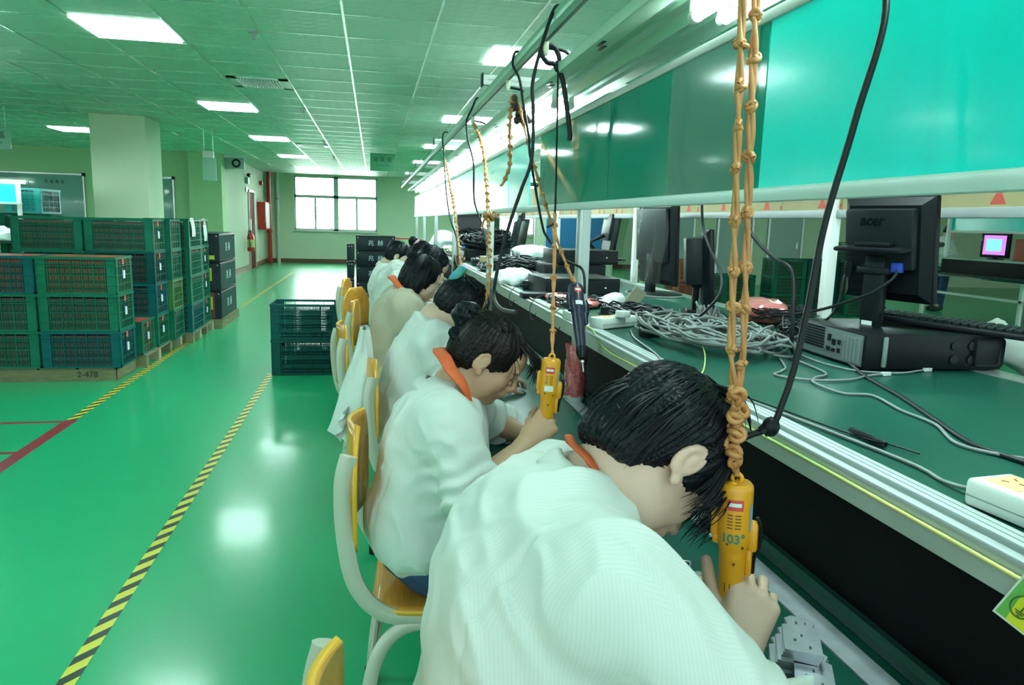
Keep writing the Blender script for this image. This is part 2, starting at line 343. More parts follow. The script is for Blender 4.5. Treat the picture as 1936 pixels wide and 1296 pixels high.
troffer(1.17, 5.79, 'lit ceiling light behind the thick hook rail, nearest over the bench')
troffer(1.17, 9.42, 'lit ceiling light over the bench, second behind the hook rail')
troffer(1.17, 12.95, 'lit ceiling light over the bench, third behind the hook rail')
troffer(1.17, 16.5, 'lit ceiling light over the bench, farthest behind the hook rail')
troffer(1.17, 2.2, 'lit ceiling light above the near bench end')
troffer(-1.70, 2.2, 'lit ceiling light overhead above the near aisle')
for x, y in ((4.2, 5.8), (4.2, 10.6), (4.2, 16.5), (4.2, 20.5), (1.17, 20.6), (9.0, 7), (9.0, 13), (4.2, 1.5), (14, 10), (-8, 10), (-8, 14.5)):
    troffer(x, y, 'lit ceiling light over the %s' % ('right hand rooms' if x > 0 else 'rear left area'))
for o in [o for o in COL.objects if o.get('label') == 'lit ceiling light over the right hand rooms']: pass
# air vents
def vent(x, y, label):
    t = thing('ceiling_vent', label, 'air vent', (x, y, ZC), 0, 'ceiling air vents'); w, l = .56, .54
    b = MB(); b.box(-w/2, w/2, -l/2, -l/2+.07, -.010, 0).box(-w/2, w/2, l/2-.07, l/2, -.010, 0).box(-w/2, -w/2+.09, -l/2, l/2, -.010, 0).box(w/2-.09, w/2, -l/2, l/2, -.010, 0)
    b.build('frame', M_white, t)
    MB().box(-.2, .2, -.2, .2, -.004, -.001).build('backing', mat('vent dark', (.05, .09, .06), .7), t)
    b = MB()
    for i in range(15):
        xx = -.19+i*.027; mx = Matrix.Translation((xx, 0, -.011)) @ Matrix.Rotation(R_(35), 4, 'Y'); b.obox(mx, .003, .40, .018)
    b.build('slat', M_white, t); tag(t.children[-1], kind='stuff')
vent(-1.075, 7.66, 'white slatted air vent in the nearer ceiling'); vent(-1.07, 13.9, 'small far white slatted air vent near the windows')
# sprinklers
sp = thing('sprinkler', 'sprinkler head in ceiling', 'sprinkler', (-.83, 5.6, ZC), 0, 'ceiling sprinklers')
b = MB(); b.cyl((0, 0, 0), (0, 0, -.012), .035, n=14).cyl((0, 0, -.01), (0, 0, -.05), .008, n=8).build('stem', M_alug, sp)
MB().cyl((0, 0, -.05), (0, 0, -.054), .018, n=12).cyl((-.012, 0, -.015), (-.012, 0, -.05), .002, n=5).cyl((.012, 0, -.015), (.012, 0, -.05), .002, n=5).build('deflector', M_alug, sp)
sp['label'] = 'sprinkler head in the ceiling, nearest, above the first air vent'
for x, y, l in ((-.83, 9.3, 'sprinkler head in the ceiling right of the second light'), (-3.6, 7.6, 'sprinkler head in the ceiling at far left'), (-3.1, 12.9, 'sprinkler head in the ceiling right of the column'), (-.83, 13.0, 'sprinkler head in the ceiling above the far vent'), (-.83, 16.2, 'tiny sprinkler head beyond the far vent')):
    dup(sp, (x, y, ZC), label=l)
# hanging signs
M_sign = mat('green sign board', (.10, .42, .22), .4); M_ink = mat('dark green ink', (.01, .06, .03), .6)
def hsign(x, y, z, w, h, t1, t2, label, mboard, s1=.16):
    t = thing('hanging_sign', label, 'sign', (x, y, z)); MB().rbox(-w/2, w/2, -.01, .01, -h/2, h/2, .004).build('board', mboard, t)
    lettering(t1, s1, Matrix.Translation((0, -.012, h*.14)) @ Matrix.Rotation(R_(90), 4, 'X'), M_ink, t)
    lettering(t2, s1*.42, Matrix.Translation((0, -.012, -h*.18)) @ Matrix.Rotation(R_(90), 4, 'X'), M_ink, t)
    for dx in (-w*.4, w*.4): MB().cyl((dx, 0, h/2), (dx, 0, ZC-z), .003, n=5).build('wire', M_alu, t)
hsign(.17, 14.0, 2.455, .46, .32, '組 裝 線', 'Assembly Line', 'green sign reading assembly line, hung before the far window', M_sign, .095)
hsign(-4.83, 10.6, 2.29, .46, .27, '加 工 區', 'Processing Area', 'pale green sign hung at the far left above the whiteboard', mat('pale sign board', (.24, .5, .34), .4), .1)
# whiteboards on the rear left wall
M_wb = mat('whiteboard', (.22, .40, .36), .12)
for x0, x1, l in ((-8.6, -5.98, 'large whiteboard on the rear wall behind the small top crate'), (-4.75, -4.22, 'whiteboard end showing right of the square column')):
    t = thing('whiteboard', l, 'whiteboard', ((x0+x1)/2, 16.84, 1.55)); w = (x1-x0)/2
    MB().rbox(-w, w, -.02, 0, -.6, .6, .006).build('board', M_wb, t)
    MB().box(-w, w, -.035, .0, .58, .61).box(-w, w, -.035, .0, -.61, -.58).box(-w-.01, -w+.02, -.035, 0, -.61, .61).box(w-.02, w+.01, -.035, 0, -.61, .61).build('frame', M_alu, t)
    for sx in (-1, 1): MB().rbox(sx*w-.035, sx*w+.035, -.04, 0, .56, .63, .01).build('corner_cap', M_blk, t)
    if w > 1: lettering('生 產 看 板', .08, Matrix.Translation((.75, -.025, .43)) @ Matrix.Rotation(R_(90), 4, 'X'), M_ink, t)
# ================================================================ the assembly bench
YA, YB = -.3, 13.1
M_mat = mat('green bench mat', (.006, .062, .044), .33, col2=(.008, .075, .052), scale=3, spec=.3)
M_postm = mat('post aluminium', (.46, .53, .51), .4, .25)
M_void = mat('black back board', (.005, .007, .007), .6, spec=.1); M_strip = mat('bare aluminium strip', (.55, .60, .66), .35, .5, col2=(.45, .50, .56), scale=25)
M_apron = mat('cream grey apron', (.42, .50, .44), .4, .2)
bench = thing('assembly_bench', 'long green-topped double assembly bench running to the far wall', 'workbench', (0, 0, 0))
b = MB().rbox(.30, .716, YA, YB, .722, .75, .004).box(.764, .80, YA, YB, .722, .749); b.box(1.74, 2.22, YA, YB, .722, .75); b.build('lower_worktop', M_mat, bench)
MB().box(.716, .764, YA, YB, .722, .7515).build('metal_strip', M_strip, bench)
b = MB(); b.tube([(.805, YA, .752), (.805, YB, .752)], .022, 10, flat=(1, 1)); b.build('cable_duct', mat('dark glossy duct', (.012, .05, .045), .25), bench)
MB().box(.82, .835, YA, YB, .70, .985).box(1.70, 1.715, YA, YB, .70, .985).build('back_board', M_void, bench)
MB().box(.835, 1.70, YA, YB, 1.008, 1.025).build('upper_shelf', M_mat, bench)
MB().box(.766, .772, YA, YB, .972, 1.021).build('apron', M_apron, bench)
b = MB(); b.rbox(.764, .78, YA, YB, 1.016, 1.026, .003); b.box(.78, .800, YA, YB, 1.0, 1.017); b.rbox(.798, .838, YA, YB, 1.008, 1.028, .003)
b.box(.808, .811, YA, YB, 1.028, 1.0292).box(.822, .825, YA, YB, 1.028, 1.0292)
b.build('edge_trim', mat('satin trim', (.36, .42, .41), .6, .1), bench); MB().box(1.70, 1.78, YA, YB, .972, 1.028).build('edge_trim', M_alu, bench)
MB().box(.33, .36, YA, YB, .66, .722).box(2.14, 2.17, YA, YB, .66, .722).build('under_rail', M_white, bench)
posts = [.405, 2.56, 4.72, 6.88, 8.98, 11.05, 13.04]
for y in posts:
    b = MB(); b.rbox(.737, .780, y-.012, y+.033, .7525, 1.80, .003)
    b.box(.7355, .7375, y+.006, y+.015, .98, 1.80); b.box(.750, .764, y-.0135, y-.0115, .98, 1.46)
    b.build('post', M_postm, bench)
    MB().rbox(.345, .385, y-.02, y+.02, 0, .722, .003).build('leg', M_white, bench)
    MB().rbox(1.75, 1.79, y-.02, y+.02, 0, 2.03, .003).build('post', M_white, bench)
    MB().rbox(.35, .38, y-.015, y+.015, .68, .71, .003).box(.38, 2.1, y-.012, y+.012, .66, .70).build('cross_rail', M_white, bench)
# lower rails of the screen panels and the far side's card backed panel
MB().rbox(.712, .737, YA, YB, 1.462, 1.488, .004).build('panel_rail', mat('pale rail', (.62, .74, .72), .35), bench)
MB().rbox(1.765, 1.80, YA, YB, 1.463, 1.495, .004).build('panel_rail', mat('grey far rail', (.26, .29, .29), .5), bench)
M_card = mat('tan card backing', (.30, .255, .125), .7, col2=(.26, .22, .11), scale=6)
MB().box(1.775, 1.785, YA, YB, 1.495, 1.80).build('card_backing', M_card, bench)
M_ra = mat('faded red print', (.42, .05, .03), .7)
for i in range(26):
    y = .55+i*.42; b = MB()
    b.prism([(-.028, 0), (.028, 0), (0, .05)], 0, .0012, M_ra, frame((1.7745, y, 1.502), (0, 1, 0), (0, 0, 1)))
    for k in range(7): b.obox(Matrix.Translation((1.7745, y-.09+k*.012-.03, 1.51+k*.04)) @ Matrix.Rotation(.5, 4, 'X'), .001, .014, .016, M_ra)
    b.build('print', M_ra, bench)
for i in range(30): MB().box(1.7738, 1.7752, .42+i*.42, .424+i*.42, 1.497, 1.80).build('crease', mat('card crease', (.2, .17, .09), .8), bench)
def teal(name, c, r):
    return mat(name, c, r, coat=.15, spec=.4)
M_teal = teal('teal panel', (.002, .86, .80), .2); M_teal_shade = teal('teal panel shaded', (.003, .26, .19), .07)  # second teal is darker: the unlit bay's shade is put into its colour
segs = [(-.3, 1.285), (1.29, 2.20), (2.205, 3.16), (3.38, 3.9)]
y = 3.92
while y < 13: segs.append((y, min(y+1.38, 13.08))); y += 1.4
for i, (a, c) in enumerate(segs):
    MB().box(.722, .728, a, c, 1.488, 1.792).build('screen_panel', M_teal_shade if i in (1, 2) else M_teal, bench)
MB().rbox(.716, .736, YA, YB, 1.790, 1.812, .004).build('top_trim', M_alug, bench)
tag(MB().box(.7185, .7195, 1.32, 1.73, 1.489, 1.79).build('plastic_film', mat('smoky clear film', (.25, .45, .38), .12, alpha=.35, coat=.5)), 'dull clear plastic sheet hanging over a teal screen panel', 'film')
# hanging hood rail, reflector channels, tubes
M_refl = mat('green white enamel', (.46, .66, .54), .28, .1, coat=.3); M_olive = mat('hood enamel', (.40, .58, .45), .4)
hood = thing('light_hood', 'long pale green lamp hood running above the bench screens', 'lamp hood', (0, 0, 0))
b = MB().rbox(.60, .655, YA, YB, 1.904, 1.936, .003)
b.build('side_channel', M_olive, hood)
b = MB()
for i in range(22):
    y = .2+i*.6
    for dx, dy in ((.618, 0), (.636, .05)): MB().rbox(dx-.006, dx+.006, y+dy-.03, y+dy+.03, 1.9025, 1.9042, .0006).build('slot', M_blk, hood)
prof = [(.655, 1.906), (.66, 1.93), (.70, 1.93), (.705, 1.922), (.712, 1.93), (.748, 1.93), (.765, 1.905), (.782, 1.93), (.82, 1.93), (.827, 1.922), (.834, 1.93), (.865, 1.93), (.875, 1.906), (.875, 1.945), (.655, 1.945)]
b = MB(); n = len(prof); b.add([(x, YA, z) for x, z in prof]+[(x, YB, z) for x, z in prof], [(i, (i+1) % n, n+(i+1) % n, n+i) for i in range(n)]+[tuple(range(n)), tuple(range(2*n-1, n-1, -1))])
b.build('reflector', M_refl, hood, 20)
M_tube = mat('lit tube', (1, 1, 1), .3, emit=(.84, 1.0, 1.0), estr=TUBE); M_off = mat('unlit tube glass', (.75, .85, .82), .2); M_cap = mat('tube cap', (.6, .66, .64), .3, .6)
lit_bays = [(.46, 'nearest bay')]+[(2.98+1.24*i, 'bay %d' % i) for i in range(8)]
first = None
ords = ['first', 'second', 'third', 'fourth', 'fifth', 'sixth', 'seventh', 'eighth', 'ninth']
for i, (y0, nm) in enumerate(lit_bays):
    for j, x in enumerate((.733, .803)):
        lab = '%s lit tube of the %s lit pair from us under the hood' % (('aisle side', 'screen side')[j], ords[i])
        if first is None:
            t = first = thing('fluorescent_tube', lab, 'tube lamp', (x, y0, 1.893), 0, 'lit tubes over the bench')
            MB().cyl((0, .015, 0), (0, 1.185, 0), .0145, n=10).build('glass', M_tube, t)
            for e, f in ((0, .022), (1.178, 1.2)): MB().cyl((0, e, 0), (0, f, 0), .0158, n=12).build('end_cap', M_cap, t)
            for e in (.004, 1.196): MB().box(-.012, .012, e-.004, e+.004, -.01, .038).build('holder', M_white, t)
        else: dup(first, (x, y0, 1.893), label=lab)
# hook rail with its arms
M_rail = mat('rail enamel', (.30, .52, .40), .3, .3)
rail = thing('hook_rail', 'long thick rail carried on arms above the workers', 'rail', (0, 0, 0))
MB().rbox(.528, .562, YA, 14.2, 2.0, 2.036, .003).build('bar', M_rail, rail)
MB().box(.552, .5625, YA, 14.2, 1.9985, 2.0005).build('groove', M_blk, rail)
for y in [1.3, 3.45, 6.2, 8.9, 10.6, 12.2, 13.04]:
    b = MB().rbox(.50, 1.80, y-.022, y+.022, 2.037, 2.082, .003); b.build('arm', M_white, rail)
    MB().box(.494, .50, y-.026, y+.026, 2.03, 2.088).build('arm_cap', M_blk, rail)
    MB().box(.52, .99, y-.0232, y-.0222, 2.055, 2.064).build('arm_slot', M_alug, rail)
    MB().rbox(.86, .875, y-.016, y+.016, 1.94, 2.037, .003).build('bracket', M_white, rail)
# red bubble-wrapped foot of the post
def wrap_mat():
    return mat('red foam in film', (.36, .06, .06), .22, col2=(.50, .14, .13), scale=90, bump=.8, bscale=120, coat=1.0)
t = thing('post_padding', 'red foam padding in clear film around the bench post foot', 'padding', (0, 0, 0))
b = MB(); P = []
for i in range(15):
    z = .768+i*.0142; row = []
    for j in range(24):
        a = 2*math.pi*j/24; r = .040+.003*math.sin(3*a+i*.8)+.0018*math.sin(i*2.3+5*a); row.append((.751+r*math.cos(a), 2.565+r*math.sin(a), z))
    P.append(row+[row[0]])
b.grid(P).build('foam', wrap_mat(), t, 60)
b = MB(); P = []
for i in range(5):
    z = .751+i*.006; P.append([(.751+(.040-.004*abs(i-2)+.004*math.sin(7*a*.2618))*math.cos(a*.2618), 2.565+(.040+.004*math.cos(5*a*.2618))*math.sin(a*.2618), z) for a in range(25)])
b.grid(P).build('film_end', mat('clear film', (.8, .9, .88), .1, alpha=.45, coat=.6), t, 60)
# ================================================================ crates on pallets
M_cr = mat('green crate plastic', (.007, .135, .080), spec=.12, rough=.55, col2=(.012, .17, .10), scale=4); M_crd = mat('dark teal crate plastic', (.006, .08, .075), spec=.15, rough=.5); M_crb = mat('blue green crate plastic', (.005, .115, .12), spec=.12, rough=.55)
M_cro = mat('olive crate plastic', (.05, .20, .06), .45); M_cynlit = mat('cyan-lit crate plastic', (.01, .42, .42), .4)  # cyan light on the small crate is put into its plastic colour
M_slip = mat('white paper slip', (.8, .85, .82), .6); M_rslip = mat('red paper slip', (.6, .12, .08), .6); M_bslip = mat('blue paper slip', (.05, .12, .45), .5)
def boards_mat(name, c1, c2, f=52.0):
    m, t, b = nt(name); N = t.nodes; L = t.links
    tc = N.new('ShaderNodeTexCoord'); sx = N.new('ShaderNodeSeparateXYZ'); L.new(tc.outputs['Object'], sx.inputs[0])
    ad = N.new('ShaderNodeMath'); ad.operation = 'ADD'; L.new(sx.outputs[0], ad.inputs[0]); L.new(sx.outputs[1], ad.inputs[1])
    def sn(o, fr):
        a = N.new('ShaderNodeMath'); a.operation = 'MULTIPLY'; a.inputs[1].default_value = 6.283*fr; L.new(o, a.inputs[0]); c = N.new('ShaderNodeMath'); c.operation = 'SINE'; L.new(a.outputs[0], c.inputs[0]); return c.outputs[0]
    mn = N.new('ShaderNodeMath'); mn.operation = 'MINIMUM'; L.new(sn(ad.outputs[0], f), mn.inputs[0]); L.new(sn(sx.outputs[2], 17.0), mn.inputs[1])
    rp = N.new('ShaderNodeMapRange'); rp.inputs[1].default_value = -.6; rp.inputs[2].default_value = .3; L.new(mn.outputs[0], rp.inputs[0])
    mx = N.new('ShaderNodeMix'); mx.data_type = 'RGBA'; mx.inputs[6].default_value = (*c1, 1); mx.inputs[7].default_value = (*c2, 1); L.new(rp.outputs[0], mx.inputs[0]); L.new(mx.outputs[2], b.inputs['Base Color']); b.inputs['Roughness'].default_value = .6
    return m
M_cont = boards_mat('stacked brown parts', (.02, .02, .015), (.24, .085, .055)); M_contr = boards_mat('stacked orange parts', (.05, .02, .01), (.62, .10, .03))
def crate_mesh(name, m, W=.60, D=.40, H=.305, fine=True, nv=(7, 5), dense=False):
    b = MB(); w = W/2; d = D/2; t = .006
    # base and rims
    b.box(-w+.01, w-.01, -d+.01, d-.01, .004, .012)
    for z0, z1, e in ((0, .016, .0), (H-.022, H, .004), (H-.06, H-.054, .002), (.075, .081, .001), (.150, .156, .001), (.225, .231, .001)):
        b.box(-w-e, w+e, -d-e, -d+t, z0, z1).box(-w-e, w+e, d-t, d+e, z0, z1).box(-w-e, -w+t, -d, d, z0, z1).box(w-t, w+e, -d, d, z0, z1)
    # corner boards
    for sx in (-1, 1):
        for sy in (-1, 1):
            b.box(min(sx*w, sx*(w-.075)), max(sx*w, sx*(w-.075)), min(sy*(d-.002), sy*(d-.005)), max(sy*(d-.002), sy*(d-.005)), .012, H-.02)
            b.box(min(sx*(w-.002), sx*(w-.005)), max(sx*(w-.002), sx*(w-.005)), min(sy*d, sy*(d-.05)), max(sy*d, sy*(d-.05)), .012, H-.02)
            b.box(min(sx*w, sx*(w-.008)), max(sx*w, sx*(w-.008)), min(sy*d, sy*(d-.008)), max(sy*d, sy*(d-.008)), 0, H)
    for i in range(1, nv[0]):
        x = -w+i*W/nv[0]
        for s in (-1, 1): b.box(x-.0025, x+.0025, min(s*d, s*(d-.006)), max(s*d, s*(d-.006)), .01, H-.02)
    for i in range(1, nv[1]):
        y = -d+i*D/nv[1]
        for s in (-1, 1): b.box(min(s*w, s*(w-.006)), max(s*w, s*(w-.006)), y-.0025, y+.0025, .01, H-.02)
    if fine:   # close slats between the ribs
        n = 34; sw = .0055 if dense else .002
        for i in range(1, n):
            x = -w+.075+i*(W-.15)/n
            for s in (-1, 1): b.box(x-sw, x+sw, s*(d-.007)-.001, s*(d-.007)+.001, .01, H-.05)
        for z in ((.03, .055, .11, .13, .19, .21, .26) if dense else (.04, .11, .19, .255)):
            for s in (-1, 1): b.box(-w+.07, w-.07, s*(d-.007)-.001, s*(d-.007)+.001, z-sw*.8, z+sw*.8)
        n = 16
        for i in range(1, n):
            y = -d+.05+i*(D-.10)/n
            for s in (-1, 1): b.box(s*(w-.007)-.001, s*(w-.007)+.001, y-.002, y+.002, .01, H-.05)
    me = b.build('tmp', m, smooth=None); d_ = me.data; bpy.data.objects.remove(me); d_.name = name; return d_
CM = {}
def crate(x, y, z, label, m=None, rz=0.0, group='green plastic crates stacked on the pallets', slip=(1, 1), cont=None, clevel=.28, H=.305, W=.60, D=.40, name='plastic_crate'):
    m = m or M_cr; key = (m.name, W, D, H, name)
    if key not in CM: CM[key] = crate_mesh('crate', m, W, D, H, dense=(name == 'aisle_crate'))
    t = link(name, CM[key], None, (x, y, z)); t.rotation_euler = (0, 0, rz); tag(t, label, 'crate', group)
    if slip and slip[0]:
        MB().box(W/2+.004, W/2+.006, -.06, -.02, H*.78, H*.93, M_rslip).build('red_slip', M_rslip, t, None)
        MB().box(W/2+.004, W/2+.006, -.05, .0, H*.40, H*.62, M_slip).box(W/2+.004, W/2+.0065, -.07, -.05, H*.44, H*.66, M_bslip).build('paper_slip', M_slip, t, None)
    if cont:
        o = MB().box(-W/2+.015, W/2-.015, -D/2+.015, D/2-.015, .016, clevel).build('packed_parts', cont, None, None, (x, y, z)); o.rotation_euler = (0, 0, rz)
        tag(o, 'packed parts inside the '+label, 'parts', None, 'stuff')
    return t
PIT = .306
words_l = ['bottom', 'second', 'third', 'top']
def stack(x, y, n, where, z0=.12, m=None, rz=0.0, slips=True, mats=None, cont=M_cont, top=None, tilt=None, start=0):
    for k in range(start, n):
        mm = mats[k] if mats else m
        lv = words_l[k] if k < n-1 else 'top'
        crate(x, y, z0+k*PIT, 'green crate, %s one of the %s' % (lv, where), mm, rz, slip=(slips, 1), cont=(top if (top and k == n-1) else cont), clevel=(.30 if top and k == n-1 else .27))
# front pallet row
stack(-2.37, 6.57, 3, 'front right stack by the hazard tape', mats=[M_crb, M_cr, M_cr], top=M_contr)
stack(-2.98, 6.57, 3, 'front stack cut by the left picture edge', mats=[M_cr, M_cr, M_crb], slips=False, top=M_contr)
crate(-2.37, 7.14, .12, 'low open green crate of red parts behind the front right stack', M_cr, cont=mat('red sheet', (.45, .08, .05), .5), clevel=.296)
stack(-2.35, 7.56, 4, 'tall stack right behind the low open crate', mats=[M_cr, M_crb, M_crd, M_cr])
stack(-2.96, 7.56, 4, 'tall dark stack at the left rear', mats=[M_cr]*4, slips=False)
stack(-2.31, 7.99, 4, 'tall stack behind, with the olive crate', mats=[M_cr, M_cro, M_cr, M_cr], slips=False)
stack(-2.15, 8.58, 4, 'tall stack placed lengthwise before the black boxes', mats=[M_crb, M_cr, M_cr, M_cr], rz=R_(90), slips=False)
stack(-2.27, 9.10, 4, 'last slim stack touching the black boxes', mats=[M_cr]*4)
crate(-4.26, 10.3, 1.355, 'small cyan-lit crate standing alone above the left stacks', M_cynlit, slip=(0, 0), W=.40, D=.60, cont=M_cont, clevel=.27)
bpy.data.objects['plastic_crate'].name = 'plastic_crate'
c = COL.objects[-1]
o = MB().box(-4.40, -4.28, 9.990, 9.994, 1.54, 1.60).build('paper_note', M_slip, None, None); tag(o, 'white paper note on the small cyan-lit crate', 'note')
stack(-4.3, 10.3, 4, 'hidden stack carrying the small cyan-lit crate', slips=False, z0=.125)
# wooden pallets
M_wood = mat('pallet wood', (.26, .24, .13), .75, col2=(.18, .17, .09), scale=9, stretch=(1, 1, 6)); M_woodl = mat('pale pallet wood', (.42, .40, .26), .75)
def pallet(x0, x1, y0, y1, label, h=.115):
    t = thing('wooden_pallet', label, 'pallet', (x0, y0, 0)); w = x1-x0; l = y1-y0
    b = MB(); n = 6
    for i in range(n): b.box(i*w/n+.01, (i+1)*w/n-.01, 0, l, h-.018, h)
    b.build('deck', M_wood, t, None)
    for i in range(3):
        xx = [0, w/2-.045, w-.09][i]; MB().box(xx, xx+.09, 0, l, .0, h-.018).build('stringer', M_wood, t, None)
    MB().box(0, w, -.002, .02, 0, h-.018).build('end_board', M_wood, t, None)
    return t
p1 = pallet(-3.9, -2.13, 6.41, 6.93, 'long weathered wooden pallet under the front stacks')
lettering('2-478', .07, Matrix.Translation((1.55, -.004, .055)) @ Matrix.Rotation(R_(90), 4, 'X'), mat('stencil ink', (.03, .03, .02), .8), p1)
def pallet2(x0, x1, y0, y1, label, h=.118):
    t = thing('wooden_pallet', label, 'pallet', (x0, y0, 0)); w = x1-x0; l = y1-y0
    MB().box(0, w, 0, l, h-.02, h).build('deck', M_wood, t, None)
    k = 4
    for i in range(k): yy = i*(l-.07)/(k-1); MB().box(0, w, yy, yy+.07, 0, h-.02).build('stringer', M_woodl if i % 2 else M_wood, t, None)
pallet2(-3.3, -2.05, 6.96, 8.22, 'wooden pallet under the tall middle crate stacks'); pallet2(-3.0, -1.95, 8.28, 9.32, 'wooden pallet under the last green crate stacks')
pallet(-2.9, -1.86, 9.34, 10.55, 'dark wooden pallet carrying the black boxes', .115); pallet2(-5.0, -3.7, 9.7, 10.9, 'wooden pallet in the rear beside the column')
# black boxes with two white characters
M_bb = mat('black flute board', (.012, .020, .026), .5, spec=.2, col2=(.024, .034, .04), scale=5); M_bbg = mat('grey green flute board', (.05, .09, .08), .85, spec=.04); M_chr = mat('pale print', (.50, .72, .75), .6)
RX = Matrix.Rotation(R_(90), 4, 'X')
def bbox(x, y, z, w, d, h, label, group, front=None, chars=True, side=False):
    t = thing('black_box', label, 'box', (x, y, z), 0, group)
    MB().rbox(-w/2, w/2, -d/2, d/2, 0, h-.004, .006).build('body', front or M_bb, t)
    MB().box(-w/2-.003, w/2+.003, -d/2-.003, d/2+.003, h-.022, h-.010).build('rim', M_blk, t, None)
    b = MB()
    for sx in (-1, 1): b.cyl((sx*(w/2-.03), -d/2-.004, h-.035), (sx*(w/2-.03), -d/2, h-.035), .008, n=8)
    b.build('rivet', M_alu, t)
    if chars: lettering('兆  赫', h*.40, Matrix.Translation((0, -d/2-.004, h*.48)) @ RX, M_chr, t, extrude=.0008)
    if side: lettering('兆  赫', h*.34, Matrix.Translation((w/2+.003, 0, h*.48)) @ Matrix.Rotation(R_(90), 4, 'Z') @ RX, M_chr, t, extrude=.0008)
    return t
o5 = ['bottom box', 'second box up', 'third box up', 'fourth box up', 'top box']
for k in range(5): bbox(.03, 11.2, .03+k*.227, .575, .42, .222, 'black box with white characters, %s of the aisle stack' % o5[k], 'black boxes behind the workers')
tag(MB().rbox(-.27, .33, 11.0, 11.42, 0, .03, .005).build('base_board', M_blk), 'low black base board under the aisle black box stack', 'board')
for k in range(4): bbox(-.34, 11.0+.05*k, .0+k*.26, .10, .35, .25, 'narrow dark folded box, %s, left of the aisle stack' % o5[k].replace(' box', '').replace('box', ''), 'folded boxes', chars=False)
M_bbr = mat('brown side board', (.16, .06, .045), .5)
for k in range(3):
    t = bbox(-2.12, 9.87, .118+k*.355, .52, 1.0, .35, 'tall black box, %s of three beside the crates' % ['bottom', 'middle', 'top'][k], 'tall black boxes', chars=False, side=True)
    MB().box(.2605, .263, -.48, .48, .015, .32).build('side_panel', M_bbg, t, None)
    if k < 1:
        MB().box(-.05, .18, -.505, -.501, .01, .33).build('front_panel', M_bbr, t, None)
    if k < 2: MB().box(.05, .13, -.51, -.505, .1, .26).build('paper_slip', M_slip, t, None); MB().box(.13, .16, -.51, -.505, .12, .28).build('yellow_slip', mat('yellow paper', (.7, .7, .1), .6), t, None)
    if k == 2: MB().box(.1, .2, -.51, -.505, .03, .08).build('yellow_slip', MATS['yellow paper'], t, None)
# papers hung on crates
for (x, y, z, h, l) in ((-1.95, 8.35, 1.26, .2, 'white paper slip hung over the top crate edge, nearer one'), (-1.98, 9.05, 1.25, .26, 'large white paper hung over the last crate stack')):
    b = MB(); b.grid([[(x+.02*math.sin(v*2), y+u*.16, z-v*h+.1) for v in [i/6 for i in range(7)]] for u in (0, .5, 1)]); tag(b.build('paper_sheet', M_slip), l, 'paper')
# aisle crates
for k in range(2):
    t = crate(-.595, 6.73, .002+k*.322, 'dark teal slotted crate alone in the aisle, %s one' % ['lower', 'upper'][k], M_crd, 0, 'two crates standing in the aisle', slip=(0, 0), H=.32, name='aisle_crate')
tag(MB().ball((-.55, 6.75, .12), .2, .13, .10, 14).build('parts_heap', M_blk), 'dark heap of parts inside the lower aisle crate', 'parts', None, 'stuff')
